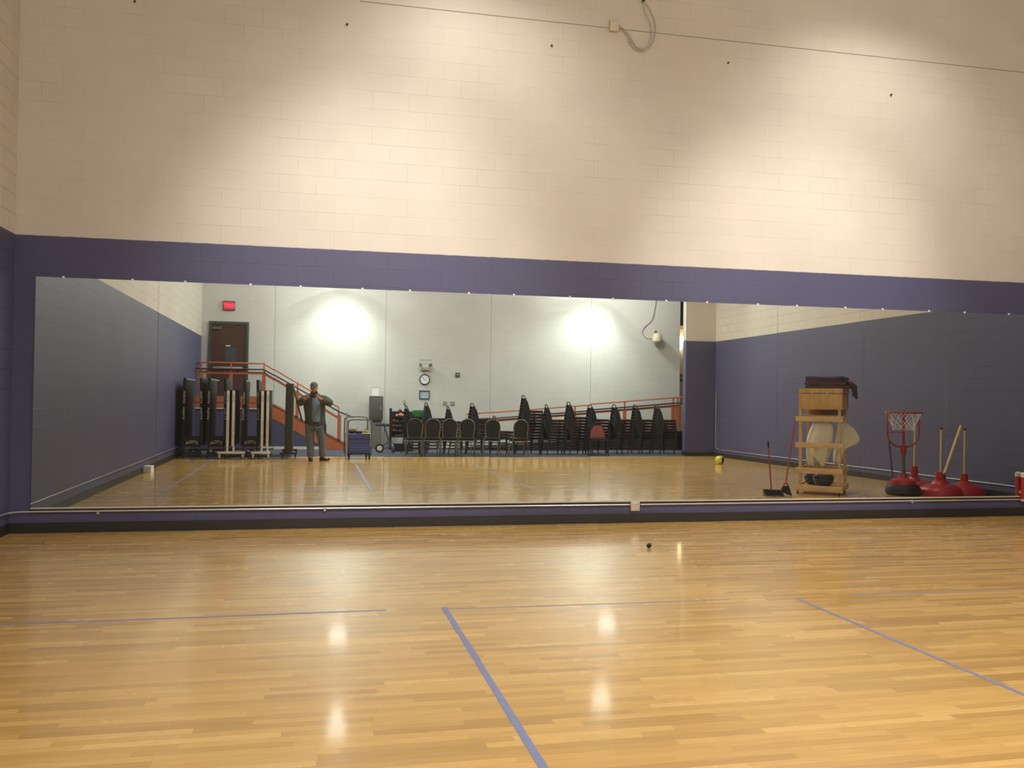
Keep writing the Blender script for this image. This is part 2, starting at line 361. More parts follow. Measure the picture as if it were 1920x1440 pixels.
# horizontal ledge line across the upper wall: shadow painted as flush dark strip
struct(MB().box(0.45, XR, -0.001, 0, 5.963, 5.973).build('trim_2', mat('joint_shadow_paint', (0.26, 0.23, 0.19), 0.7), smooth=False))

# ================================================================== MIRROR PANELS
WM = empty('wall_mirror', (X0, 0, ZM0), label='long frameless mirror of ten tall panels covering the lower front wall', cat='mirror')
def under(o, par):
    o.parent = par; o.matrix_parent_inverse = Matrix.Translation(-Vector(par.location)); return o
tilt = [(0.0, 0.0), (0.0, 0.0003), (0.0002, -0.0002), (-0.0002, 0.0), (-0.0006, 0.0002), (0.0002, 0), (-0.0005, 0.0002), (-0.0002, 0), (0.0, -0.0003), (0.0, 0.0)]
for i in range(10):
    xa = X0 + i * PW + 0.0012; xb = X0 + (i + 1) * PW - 0.0012; zc = (ZM0 + ZM1) / 2
    b = MB(); b.box(xa - (xa + xb) / 2, xb - (xa + xb) / 2, -0.003, 0.003, ZM0 - zc, ZM1 - zc)
    o = b.build('mirror_panel', 'mirror', smooth=False)
    o.data.materials.append(MT['mirror_edge'])
    for p in o.data.polygons:
        if abs(p.normal.y) < 0.5: p.material_index = 1
    o.location = ((xa + xb) / 2, -0.010, zc); o.rotation_euler = (tilt[i][0], 0, tilt[i][1])
    under(o, WM)
# channel under the mirrors in black for the dark gap, and the clips
under(MB().box(X0, X0 + 10 * PW, -0.016, -0.0002, ZM0 - 0.016, ZM0 - 0.003).build('mirror_channel', 'rubber', smooth=False), WM)
under(MB().box(X0, X0 + 10 * PW, -0.020, -0.015, ZM0 - 0.003, ZM0 + 0.012).build('bevel_reflection', 'cream', smooth=False), WM)  # pale strip painted as the reflection in the bottom bevel of the glass
clip = None
for i in range(10):
    for fx_ in (0.22, 0.78):
        x = X0 + (i + fx_) * PW
        if clip is None:
            clip = MB().box(-0.011, 0.011, -0.018, -0.0002, -0.004, 0.012, bev=0.002).box(-0.008, 0.008, -0.018, -0.014, -0.012, 0.0, bev=0.001).build('mirror_clip', 'white')
            c = clip
        else:
            c = clip.copy(); C.objects.link(c)
        c.location = (x, 0, ZM1 + 0.003)
        under(c, WM)

# ================================================================== CONDUITS AND WALL BITS (front)
zc = 0.226
pts = [(XL + 0.016, -12.0, zc + 0.02), (XL + 0.016, -0.30, zc), (XL + 0.03, -0.12, zc), (XL + 0.09, -0.045, zc), (XL + 0.2, -0.03, zc), (3.74, -0.03, zc - 0.006)]
tag(MB().tube(pts, 0.0095, 8).build('electrical_conduit', 'conduit'), 'thin conduit from left wall round the corner to the outlet under the mirrors', 'conduit')
tag(MB().tube([(3.875, -0.03, zc - 0.006), (XR - 0.2, -0.03, zc - 0.004), (XR - 0.05, -0.06, zc - 0.01), (XR - 0.016, -0.2, zc - 0.012), (XR - 0.016, -12.15, 0.19),
      (XR - 0.016, -12.36, 0.21), (XR - 0.016, -12.42, 0.27), (XR - 0.016, -12.43, 1.72)], 0.0095, 8).build('electrical_conduit', 'conduit'),
    'thin conduit from the outlet along right wall, rising in the far corner', 'conduit')
t = empty('outlet_box', (3.808, 0, 0.2), label='small cream outlet box on the conduit under the mirrors', cat='outlet')
MB().box(-0.055, 0.055, -0.045, -0.0005, -0.055, 0.055, bev=0.004).build('box_body', 'cream', t)
MB().box(-0.012, 0.035, -0.052, -0.045, -0.035, -0.003, bev=0.002).box(-0.035, 0.035, -0.048, -0.045, 0.008, 0.04, bev=0.001).build('outlet_cover', 'alu', t)
for nm, x in (('left', -2.2), ('middle', 0.15), ('right', 7.6)):
    s_ = MB().box(-0.012, 0.012, -0.04, -0.0005, -0.03, 0.012, bev=0.002).build('conduit_strap', 'conduit'); s_.location = (x, 0, zc - 0.004)
    tag(s_, {'left': 'conduit strap below the second mirror from the left corner', 'middle': 'conduit strap below the third mirror from the left corner', 'right': 'conduit strap under the mirrors near the right end'}[nm], 'strap', 'straps holding the conduit')
# upper wall
t = empty('junction_box', (3.474, 0, 5.985), label='small white electrical box high on the cream wall', cat='electrical box')
MB().box(-0.055, 0.055, -0.05, -0.0005, -0.065, 0.065, bev=0.006).build('box_body', 'cream', t)
MB().tube([(0.03, -0.02, 0), (0.14, -0.02, -0.05), (0.22, -0.02, -0.16), (0.31, -0.02, -0.235), (0.40, -0.02, -0.22)], 0.006, 6).build('cord', 'wire', t)
lp = []
for q in range(40):
    a = 2 * PI * q / 39 * 1.6 - 1.2
    lp.append((3.86 + 0.17 * math.cos(a) - 0.02 * math.sin(a * 0.5), -0.02 - 0.005 * math.sin(a * 0.6), 6.03 + 0.30 * math.sin(a)))
lp2 = [(3.846, -0.03, 6.335), (3.93, -0.02, 6.25), (4.00, -0.02, 6.1), (4.01, -0.02, 5.95), (3.95, -0.02, 5.80), (3.83, -0.02, 5.72), (3.72, -0.02, 5.76), (3.66, -0.02, 5.85)]
lp3 = [(3.846, -0.035, 6.335), (3.87, -0.025, 6.2), (3.96, -0.025, 6.0), (3.93, -0.025, 5.84), (3.84, -0.025, 5.745), (3.75, -0.025, 5.78), (3.70, -0.025, 5.86), (3.62, -0.025, 5.95), (3.54, -0.02, 6.0)]
t = empty('cable_coil', (0, 0, 0), label='loops of beige cable hanging from a hook high on the wall', cat='cable')
def smooth_pts(P, n=6):
    P = [Vector(p) for p in P]; out = []
    for i in range(len(P) - 1):
        p0, p1, p2, p3 = P[max(i - 1, 0)], P[i], P[i + 1], P[min(i + 2, len(P) - 1)]
        for k in range(n):
            t_ = k / n
            out.append(0.5 * ((2 * p1) + (-p0 + p2) * t_ + (2 * p0 - 5 * p1 + 4 * p2 - p3) * t_ ** 2 + (-p0 + 3 * p1 - 3 * p2 + p3) * t_ ** 3))
    out.append(P[-1]); return out
MB().tube(smooth_pts(lp2), 0.007, 6).tube(smooth_pts(lp3), 0.007, 6).build('cable', 'wire', t)
MB().cyl((3.846, -0.045, 6.335), (3.846, -0.0005, 6.335), 0.012, 8).ball((3.846, -0.045, 6.34), 0.02, u=10, v=6).build('hook', 'darkdot', t)
for (x, z, wh) in [(-1.943, 5.70, 'leftmost, above the left corner'), (0.311, 5.686, 'left of the electrical box'), (2.705, 5.679, 'just left of the electrical box'), (4.978, 5.689, 'right of the cable coil'), (7.268, 5.487, 'rightmost, below the ledge line')]:
    tag(MB().cyl((x, -0.02, z), (x, -0.0005, z), 0.012, 8).build('wall_anchor', 'darkdot'), f'small dark anchor hole in upper wall, {wh}', 'wall anchor', 'anchors in a row on the upper wall')
# red thing at the right end of the mirror
t = empty('red_canister', (9.262, -0.06, 0.20), label='red cylinder with cream ends at the right end of the mirror wall', cat='canister')
MB().cyl((0, 0, 0.03), (0, 0, 0.33), 0.035).build('canister_body', 'red', t)
MB().lathe([(0.038, 0), (0.038, 0.03)], seg=16).build('end_cap', 'cream', t)
MB().lathe([(0.040, 0.32), (0.040, 0.37), (0.02, 0.385)], seg=16).build('end_cap', 'cream', t)
MB().box(-0.015, 0.015, 0.02, 0.057, 0.1, 0.14).build('bracket', 'alu', t)

# ================================================================== THINGS ON THE FLOOR
def tape(name, x0, x1, y0, y1, lab):
    bm_ = MB(); bm_.box(x0, x1, y0, y1, 0.0002, 0.0012)
    return tag(bm_.build('floor_tape', 'tape', smooth=False), lab, 'tape line', 'blue tape lines on the wood floor')
def wavy_tape(p0, p1, w_, lab, n=40, seed=1, gaps=()):
    rnd = random.Random(seed); bm_ = bmesh.new(); p0 = Vector(p0); p1 = Vector(p1); d = (p1 - p0); nn = Vector((-d.y, d.x, 0)).normalized()
    def quad(a, b_, wa, wb, off):
        vs = [a + nn * (off - wa / 2), a + nn * (off + wa / 2), b_ + nn * (off + wb / 2), b_ + nn * (off - wb / 2)]
        lo = [bm_.verts.new((v.x, v.y, 0.0002)) for v in vs]; hi = [bm_.verts.new((v.x, v.y, 0.0012)) for v in vs]
        bm_.faces.new(hi); bm_.faces.new(lo[::-1])
        for q in range(4): bm_.faces.new((lo[q], lo[(q + 1) % 4], hi[(q + 1) % 4], hi[q]))
    off = 0
    for i in range(n):
        if any(a <= i / n < b_ for a, b_ in gaps): continue
        if rnd.random() < 0.15: off = rnd.uniform(-0.004, 0.004)
        quad(p0 + d * (i / n), p0 + d * ((i + 1) / n), w_ * rnd.uniform(0.88, 1.08), w_ * rnd.uniform(0.88, 1.08), off)
    m = MB(); m.bm.free(); m.bm = bm_
    return tag(m.build('floor_tape', 'tape', smooth=False), lab, 'tape line', 'blue tape lines on the wood floor')
wavy_tape((-2.2, -4.02, 0), (0.52, -4.02, 0), 0.026, 'long blue tape line across the floor at left, parallel to the mirrors', seed=3)
wavy_tape((0.95, -4.06, 0), (3.05, -4.09, 0), 0.013, 'thin dark blue tape line in mid floor, parallel to the mirrors', seed=4)
wavy_tape((4.05, -4.10, 0), (5.45, -4.13, 0), 0.012, 'thin faded tape line across the floor at far right', seed=8)
wavy_tape((0.925, -4.0, 0), (0.93, -10.0, 0), 0.040, 'thick blue tape line coming toward the camera near the middle', n=60, seed=5)
wavy_tape((3.575, -4.15, 0), (3.53, -9.9, 0), 0.030, 'blue tape line running toward the camera at the right', n=60, seed=6)
wavy_tape((-2.18, -4.0, 0), (-2.18, -11.2, 0), 0.030, 'faint blue tape line near the left wall', n=60, seed=7)
t = empty('tape_wad', (3.311, -1.782, 0.0), label='small crumpled dark tape wad on the wood floor', cat='tape wad')
b = MB(); b.ball((0, 0, 0.022), 0.026, 1.0, 0.8, 0.85, 9, 7)
for v in b.bm.verts: v.co += Vector((random.uniform(-1, 1), random.uniform(-1, 1), random.uniform(-.4, 1))) * 0.004
b.build('wad', 'black', t); MB().tube([(0.005, 0, 0.04), (0.02, 0.005, 0.05), (0.034, 0, 0.045)], 0.004, 5).build('loose_end', 'tan', t)
t = empty('paper_box', (-2.985, -7.7, 0.0), label='small white box on the floor against the left wall', cat='box')
MB().box(-0.068, 0.068, -0.16, 0.16, 0, 0.12, bev=0.003).build('box_body', 'whitep', t)
MB().box(-0.07, 0.07, -0.162, 0.162, 0.10, 0.127, bev=0.002).build('lid', 'white', t)
# yellow-black ball
t = empty('medicine_ball', (9.45, -9.5, 0.0), label='yellow and black ball on the floor near the right wall', cat='ball')
R_ = 0.105; c0 = (0, 0, R_)
yb = MB(); yb.ball(c0, R_, u=24, v=16)
o = yb.build('ball_shell', 'ballY', t); o.data.materials.append(MT['black'])
for p in o.data.polygons:
    a = math.atan2(p.center.x * 1.0, -(p.center.z - R_) + 0.0)
    if (p.center.x > 0.005 and p.center.z - R_ < 0.06) or (p.center.z - R_ > 0.085): p.material_index = 1
MB().tube([(0, math.cos(q) * 0.1055, R_ + math.sin(q) * 0.1055) for q in [2 * PI * k / 30 for k in range(30)]], 0.003, 5, closed=True).build('seam_band', 'ballY', t)

# ================================================================== CEILING LAMPS
def lamp(x, y, z, W_, cone, tx, ty, colr, lab):
    t = empty('pendant_lamp', (x, y, z), label=lab, cat='lamp', group='pendant gym lamps')
    MB().lathe([(0.285, 0.0), (0.29, 0.02), (0.22, 0.14), (0.10, 0.22), (0.09, 0.42), (0.03, 0.45)], seg=24).build('lamp_shade', 'greym', t)
    MB().lathe([(0.02, -0.36), (0.12, -0.34), (0.21, -0.26), (0.255, -0.14), (0.265, -0.002)], seg=24).build('lamp_lens', 'lampw' if y < -11 else 'lampdim', t)
    MB().cyl((0, 0, 0.44), (0, 0, ZC - z), 0.012, 8).build('rod', 'greym', t)
    ld = bpy.data.lights.new('lamp_light', 'SPOT'); ld.energy = W_; ld.color = colr; ld.spot_size = math.radians(cone); ld.spot_blend = 1.0; ld.shadow_soft_size = 0.15
    lo = bpy.data.objects.new('lamp_light', ld); C.objects.link(lo); lo.parent = t; lo.location = (0, 0, -0.53)
    lo.rotation_euler = (math.radians(tx), math.radians(ty), 0)
lab_l = ['over the stair end of the back wall', 'over the ramp end of the back wall', 'high over the carpet at left', 'high over the carpet at right', 'added above the left front wall to light it', 'added above the right front wall to light it', 'added over the floor at left, tilted to the front wall', 'added over the floor at right, tilted to the front wall', 'above the middle floor at left', 'above the middle floor at right']
for a, l_ in zip(LAMPS, lab_l): lamp(*a, 'grey round pendant lamp ' + l_)

# ================================================================== BACK WALL THINGS
YF = YB + 0.001
# door with frame
o = struct(MB().box(-2.80, -1.86, YB - 0.0, YB + 0.03, 1.37, 3.48).build('door_1', 'brown', smooth=False))
struct(MB().box(-2.87, -2.80, YB - 0.01, YB + 0.06, 1.36, 3.55).box(-1.86, -1.79, YB - 0.01, YB + 0.06, 1.36, 3.55).box(-2.80, -1.86, YB - 0.01, YB + 0.06, 3.48, 3.55).build('door_frame', 'frame', o, smooth=False))
MB().box(-2.74, -1.95, YB + 0.03, YB + 0.09, 2.20, 2.27, bev=0.006).build('push_bar', 'alu', o)
MB().box(-2.78, -2.52, YB + 0.03, YB + 0.09, 3.32, 3.39, bev=0.006).tube([(-2.55, YB + 0.08, 3.39), (-2.35, YB + 0.1, 3.44), (-2.2, YB + 0.05, 3.46)], 0.008, 6).build('door_closer', 'greym', o)
MB().box(-2.42, -2.12, YB + 0.03, YB + 0.036, 2.42, 2.82).build('dark_plate', 'frame', o, smooth=False)
MB().box(-2.41, -2.28, YB + 0.036, YB + 0.042, 2.85, 2.88).build('highlight_strip', 'whitep', o, smooth=False)  # highlight on the door drawn as a white strip
# EXIT sign
t = empty('exit_sign', (-2.34, YB, 4.0), label='lit red EXIT sign on the back wall above the door', cat='sign')
MB().box(-0.16, 0.16, 0.001, 0.05, -0.13, 0.13, bev=0.006).build('sign_housing', 'frame', t)
MB().box(-0.135, 0.135, 0.05, 0.055, -0.105, 0.105).build('sign_face', 'exitface', t, smooth=False)
text_mesh('sign_lettering', 'EXIT', 0.15, 'exitred', t, (0, 0.0565, -0.003), (PI / 2, 0, PI), 0.002)
# clock
t = empty('wall_clock', (3.222, YB, 2.02), label='round black-rimmed wall clock above the small framed picture', cat='clock')
fac = MB().cyl((0, 0.002, 0), (0, 0.025, 0), 0.135, 32).build('clock_face', 'whitep', t)
MB().tube([(0.145 * math.cos(2 * PI * q / 40), 0.022, 0.145 * math.sin(2 * PI * q / 40)) for q in range(40)], 0.014, 8, closed=True).build('clock_rim', 'black', t)
b = MB()
for q in range(12):
    a = q * PI / 6; R = Matrix.Rotation(a, 3, 'Y'); b.box(-0.004, 0.004, 0.025, 0.027, 0.105, 0.122, R=R, at=(0, 0.026, 0))
b.build('hour_marks', 'black', t)
for nm, L_, a in (('hour_hand', 0.07, math.radians(135)), ('minute_hand', 0.10, math.radians(-50))):
    MB().box(-0.005, 0.005, 0.028, 0.030, -0.015, L_, R=Matrix.Rotation(a, 3, 'Y'), at=(0, 0.029, 0)).build(nm, 'black', t)
# emergency light in a wire guard
t = empty('emergency_light', (3.232, YB, 2.42), label='twin-head emergency light in a wire guard above the clock', cat='emergency light')
MB().box(-0.13, 0.13, 0.001, 0.07, -0.12, -0.03, bev=0.008).build('battery_box', 'cream', t)
for s_ in (-1, 1):
    MB().cyl((s_ * 0.13, 0.05, 0.0), (s_ * 0.155, 0.12, 0.03), 0.035, 12, 0.05).build('lamp_head', 'greym', t)
b = MB()
for q in range(11): b.tube([(-0.18 + q * 0.036, 0.001, 0.19), (-0.18 + q * 0.036, 0.15, 0.17), (-0.18 + q * 0.036, 0.15, -0.17), (-0.18 + q * 0.036, 0.001, -0.19)], 0.0015, 4)
for z in (0.17, 0.05, -0.07, -0.17): b.tube([(-0.18, 0.15, z), (0.18, 0.15, z)], 0.0022 if abs(z) < .1 else 0.005, 4)
b.build('wire_guard', 'greym', t)
# framed picture
t = empty('framed_picture', (3.222, YB, 1.565), label='small landscape framed print on the back wall below the clock', cat='picture')
b = MB(); b.box(-0.155, 0.155, 0.001, 0.022, 0.10, 0.128).box(-0.155, 0.155, 0.001, 0.022, -0.128, -0.10).box(-0.155, -0.127, 0.001, 0.022, -0.1, 0.1).box(0.127, 0.155, 0.001, 0.022, -0.1, 0.1)
b.build('picture_frame', 'frame', t, smooth=False); MB().box(-0.127, 0.127, 0.001, 0.010, -0.1, 0.1).build('print', 'glassy', t, smooth=False)
# plates
for (x, z, w_, h_, m_, nm, lab) in [(2.634, 1.33, 0.07, 0.12, 'tan', 'switch_plate', 'tan switch plate above the ball rack'), (3.837, 1.32, 0.11, 0.12, 'tan', 'switch_plate', 'tan double plate, left of the pair right of the picture'),
        (4.062, 1.32, 0.13, 0.12, 'tan', 'switch_plate', 'tan double plate, right of the pair right of the picture'), (4.202, 2.182, 0.13, 0.13, 'greym', 'thermostat', 'small dark thermostat on the wall right of the clock')]:
    t = empty(nm, (x, YB, z), label=lab, cat='thermostat' if nm == 'thermostat' else 'switch')
    MB().box(-w_ / 2, w_ / 2, 0.001, 0.012 if nm != 'thermostat' else 0.04, -h_ / 2, h_ / 2, bev=0.002).build('plate', m_, t)
    MB().box(-0.012, 0.012, 0.012 if nm != 'thermostat' else 0.04, 0.02 if nm != 'thermostat' else 0.046, -0.02, 0.02).build('toggle' if nm != 'thermostat' else 'display', 'cream', t, smooth=False)
# white wall loudspeaker and its cable
t = empty('wall_speaker', (10.45, YB, 3.40), label='small pale speaker with cable high on the back wall at right', cat='speaker')
MB().lathe([(0.11, -0.13), (0.15, -0.08), (0.15, 0.07), (0.10, 0.16), (0.05, 0.18)], (0, 0.17, 0), 16).build('speaker_body', 'cream', t)
MB().box(-0.03, 0.03, 0.001, 0.06, -0.03, 0.26).build('wall_bracket', 'greym', t)
MB().tube(smooth_pts([(0.02, 0.012, 1.3), (-0.02, 0.012, 1.0), (-0.12, 0.012, 0.6), (-0.40, 0.012, 0.32), (-0.42, 0.012, 0.15), (-0.28, 0.012, 0.02), (-0.08, 0.05, 0.0)]), 0.007, 6).build('cable', 'greym', t)
# hall sconce and rails
t = empty('wall_sconce', (11.86, -17.8, 3.15), label='glowing wall sconce in the hall beyond the ramp', cat='sconce')
MB().box(-0.04, 0.04, 0.001, 0.08, -0.20, 0.0, bev=0.01).build('sconce_base', 'black', t)
MB().lathe([(0.03, 0.0), (0.09, 0.06), (0.12, 0.20), (0.10, 0.22)], (0, 0.13, 0.0), 14).build('sconce_shade', 'lampwarm', t)
ld = bpy.data.lights.new('sconce_light', 'POINT'); ld.energy = 30; ld.color = (1, .78, .45); ld.shadow_soft_size = 0.12
lo = bpy.data.objects.new('sconce_light', ld); C.objects.link(lo); lo.parent = t; lo.location = (0, 0.25, 0.35)
struct(MB().box(11.285, 13.99, -17.8, -17.75, 2.30, 2.36).box(11.285, 13.99, -17.8, -17.75, 2.12, 2.20).build('trim_3', 'darkrail', smooth=False))

# ================================================================== LANDING, STAIR, RAMP
YS = -15.1
ZL = 1.36
t = empty('stair_landing', (0, 0, 0), label='landing with orange fascia in front of the brown door', cat='landing')
MB().box(XL + 0.002, -1.32, YB + 0.002, YS - 0.03, 0, ZL - 0.05).build('landing_base', 'bluep', t, smooth=False)
MB().box(XL + 0.002, -1.32, YB + 0.065, YS, ZL - 0.05, ZL - 0.01).build('landing_deck', 'carpet', t, smooth=False)
MB().box(XL + 0.002, -1.30, YS - 0.03, YS, 1.14, 1.27).box(XL + 0.002, -1.30, YS - 0.02, YS + 0.015, 1.28, 1.31).box(XL + 0.002, -1.30, YS - 0.03, YS + 0.005, 1.31, 1.45).build('fascia_board', 'orange', t, smooth=False)
MB().box(XL + 0.002, -1.30, YS - 0.03, YS + 0.01, 1.10, 1.13).build('ledge_strip', 'white', t, smooth=False)
t2 = empty('staircase', (0, 0, 0), label='stair with orange stringer descending from the landing', cat='stairs')
n = 8; b = MB()
x0s, x1s = -1.30, 0.90; rise = ZL / n; run = (x1s - x0s) / n
for i in range(n):
    b.box(x0s + i * run, x0s + (i + 1) * run, YB + 0.002, YS - 0.032, 0, ZL - (i + 0.0) * rise - rise + 0.0001 + (rise if False else 0) if i < n - 1 else 0.04)
b.build('steps', 'carpet', t2, smooth=False)
MB().prism([(-1.30, 1.36), (-1.30, 0.98), (0.42, 0.0), (1.05, 0.0), (0.98, 0.10)], 'Y', YS - 0.03, YS).build('stringer', 'orange', t2, smooth=False)
MB().prism([(-1.31, 1.40), (-1.31, 1.35), (0.98, 0.09), (1.05, 0.10)], 'Y', YS - 0.05, YS + 0.02).build('stringer_cap', 'orange', t2, smooth=False)
MB().prism([(-1.30, 0.97), (-1.30, 0.09), (0.26, 0.09)], 'Y', YS - 0.028, YS - 0.01).build('stair_side_panel', 'bluep', t2, smooth=False)
MB().box(-1.30, 0.42, YS - 0.028, YS - 0.002, 0.0, 0.085).build('stair_baseboard', 'white', t2, smooth=False)
# railing of landing and stair
t = empty('stair_railing', (0, 0, 0), label='orange railing along the landing and down the stair', cat='railing')
yr = YS - 0.01
MB().tube([(XL + 0.01, -15.6, 2.34), (-2.93, yr, 2.345), (-1.32, yr, 2.345), (0.70, yr, 1.17), (0.70, yr, 0.95)], 0.021, 8).build('top_rail', 'orange', t)
MB().tube([(XL + 0.01, yr + 0.07, 2.17), (-1.30, yr + 0.07, 2.18), (0.75, yr + 0.07, 1.03), (1.10, yr + 0.07, 0.90)], 0.022, 8).build('handrail', 'darkrail', t)
def beam(a, b_, hgt, wd=0.05):
    a = Vector(a); b_ = Vector(b_); m = MB()
    m.prism([(a.x, a.z - hgt / 2), (b_.x, b_.z - hgt / 2), (b_.x, b_.z + hgt / 2), (a.x, a.z + hgt / 2)], 'Y', a.y - wd / 2, a.y + wd / 2); return m
beam((XL + 0.01, yr, 2.08), (-1.30, yr, 2.08), 0.075).build('mid_rail', 'orange', t, smooth=False)
beam((-1.30, yr, 2.08), (0.72, yr, 0.86), 0.075).build('mid_rail', 'orange', t, smooth=False)
for x, z0_, z1_, hw in ((-2.93, 1.45, 2.10, 0.045), (-2.16, 1.45, 2.12, 0.045), (-1.30, 1.36, 2.12, 0.05), (-0.42, 0.88, 1.60, 0.045), (0.72, 0.24, 0.95, 0.05)):
    MB().box(x - hw, x + hw, yr - 0.03, yr + 0.03, z0_, z1_).box(x - 0.018, x + 0.018, yr - 0.018, yr + 0.018, z1_, z1_ + 0.25 if x < 0 else z1_ + 0.02).build('post', 'orange', t, smooth=False)
b = MB()
x = -3.0
while x < -1.36:
    b.box(x - 0.0015, x + 0.0015, yr - 0.0015, yr + 0.0015, 1.45, 2.05); x += 0.05
x = -1.24
while x < 0.66:
    zt = 2.05 - (x + 1.30) * 0.604; zb = 1.38 - (x + 1.30) * 0.55
    b.box(x - 0.0015, x + 0.0015, yr - 0.0015, yr + 0.0015, zb, zt); x += 0.05
z = 1.50
while z < 2.05:
    b.box(-3.0, -1.35, yr - 0.0015, yr + 0.0015, z - 0.0015, z + 0.0015); z += 0.05
b.build('wire_mesh_panel', 'greym', t, smooth=False)
# ramp
XA, XB, ZT = 4.30, 10.72, 0.56
t = empty('ramp', (0, 0, 0), label='long low ramp rising to the right along the back wall', cat='ramp')
MB().prism([(XA, 0), (11.28, 0), (11.28, ZT), (XB, ZT), (XA, 0.02)], 'Y', YB + 0.002, YS).build('ramp_body', 'darkramp', t, smooth=False)
MB().prism([(XA, 0.02), (XB, ZT), (XB, ZT + 0.07), (XA, 0.09)], 'Y', YS - 0.04, YS + 0.01).build('ramp_curb', 'greym', t, smooth=False)
MB().box(XB, 14.0 - 0.01, YB + 0.01, YS, 0, ZT - 0.01).build('ramp_platform', 'carpet', t, smooth=False)
t = empty('ramp_railing', (0, 0, 0), label='orange railing rising along the ramp behind the stacked chairs', cat='railing')
MB().tube([(XA, yr, 0.10), (XA, yr, 1.03), (XB, yr, 1.58), (11.6, yr, 1.58)], 0.021, 8).build('top_rail', 'orange', t)
MB().tube([(XA + 0.02, yr + 0.07, 0.86), (XB, yr + 0.07, 1.41), (11.6, yr + 0.07, 1.41)], 0.022, 8).build('handrail', 'darkrail', t)
beam((XA, yr, 0.79), (XB, yr, 1.325), 0.065).build('mid_rail', 'orange', t, smooth=False)
for x, hw in ((6.0, 0.04), (7.53, 0.04), (9.06, 0.045), (10.60, 0.06), (10.74, 0.05), (10.92, 0.05)):
    zt = 0.79 + (min(x, XB) - XA) / (XB - XA) * 0.535; zb = (min(x, XB) - XA) / (XB - XA) * ZT + 0.03
    MB().box(x - hw, x + hw, yr - 0.03, yr + 0.03, zb, zt + 0.03).box(x - 0.02, x + 0.02, yr - 0.018, yr + 0.018, zt, zt + 0.245).build('post', 'orange', t, smooth=False)

# ================================================================== BANQUET CHAIRS WITH ROUNDED BACKS
def arch(w0, w1, z0, z1, y, n=14):
    """rounded back outline: narrow at the bottom, wide at the shoulder, semicircle on top"""
    r = w1; zs = z1 - r
    L_ = [(-w0, y, z0), (-w0 - 0.3 * (w1 - w0), y, z0 + 0.3 * (zs - z0)), (-w1, y, zs - 0.05)]
    A = [(-r * math.cos(PI * q / n), y, zs + r * math.sin(PI * q / n)) for q in range(n + 1)]
    return L_ + A + [(-p[0], p[1], p[2]) for p in L_[::-1]]
def round_chair():
    t = empty('banquet_chair')
    outl = arch(0.165, 0.19, 0.47, 0.965, 0)
    tiltm = Matrix.Rotation(math.radians(-9), 3, 'X')
    fr = [Vector((0, 0.21, 0.45)) + tiltm @ (Vector(p) - Vector((0, 0, 0.45))) for p in outl]
    MB().tube(fr, 0.0105, 8).build('back_frame', 'silver', t)
    m = MB(); inner = arch(0.15, 0.175, 0.50, 0.95, 0)
    A = [m.bm.verts.new(Vector((0, 0.195, 0.45)) + tiltm @ (Vector(p) - Vector((0, 0, 0.45)))) for p in inner]
    B = [m.bm.verts.new(Vector((0, 0.23, 0.45)) + tiltm @ (Vector(p) - Vector((0, 0, 0.45)))) for p in inner]
    m.bm.faces.new(A); m.bm.faces.new(B[::-1])
    for q in range(len(A)): m.bm.faces.new((A[q], A[(q + 1) % len(A)], B[(q + 1) % len(A)], B[q]))
    m.build('backrest', 'blackfab', t)
    MB().box(-0.205, 0.205, -0.21, 0.20, 0.41, 0.475, bev=0.022).build('seat', 'blackfab', t)
    MB().box(-0.20, 0.20, -0.205, 0.195, 0.39, 0.41).build('seat_frame', 'silver', t)
    for sx in (-1, 1):
        MB().tube([(sx * 0.195, 0.185, 0.47), (sx * 0.20, 0.19, 0.40), (sx * 0.205, 0.23, 0.0)], 0.0125, 8).build('leg', 'silver', t)
        MB().tube([(sx * 0.195, -0.185, 0.40), (sx * 0.20, -0.20, 0.0)], 0.0125, 8).build('leg', 'silver', t)
    return t
rc0 = round_chair()
rcs = [(2.50, -12.36, 0.02), (2.935, -12.38, -0.03), (3.385, -12.40, 0.03), (3.81, -12.38, -0.02), (4.50, -12.42, 0.06), (5.21, -12.40, -0.02)]
tx = ['leftmost of the row of six', 'second from left, beside the leftmost', 'third from left in the row', 'fourth from left, at the gap', 'fifth from left, between two gaps', 'rightmost of the row, standing apart']
for i, (x, y, a) in enumerate(rcs):
    o = rc0 if i == 0 else copy_tree(rc0)
    o.location = (x, y, 0); o.rotation_euler = (0, 0, a)
    tag(o, f'round-backed black banquet chair with silver frame, {tx[i]}', 'chair', 'round-backed chairs standing in a row')
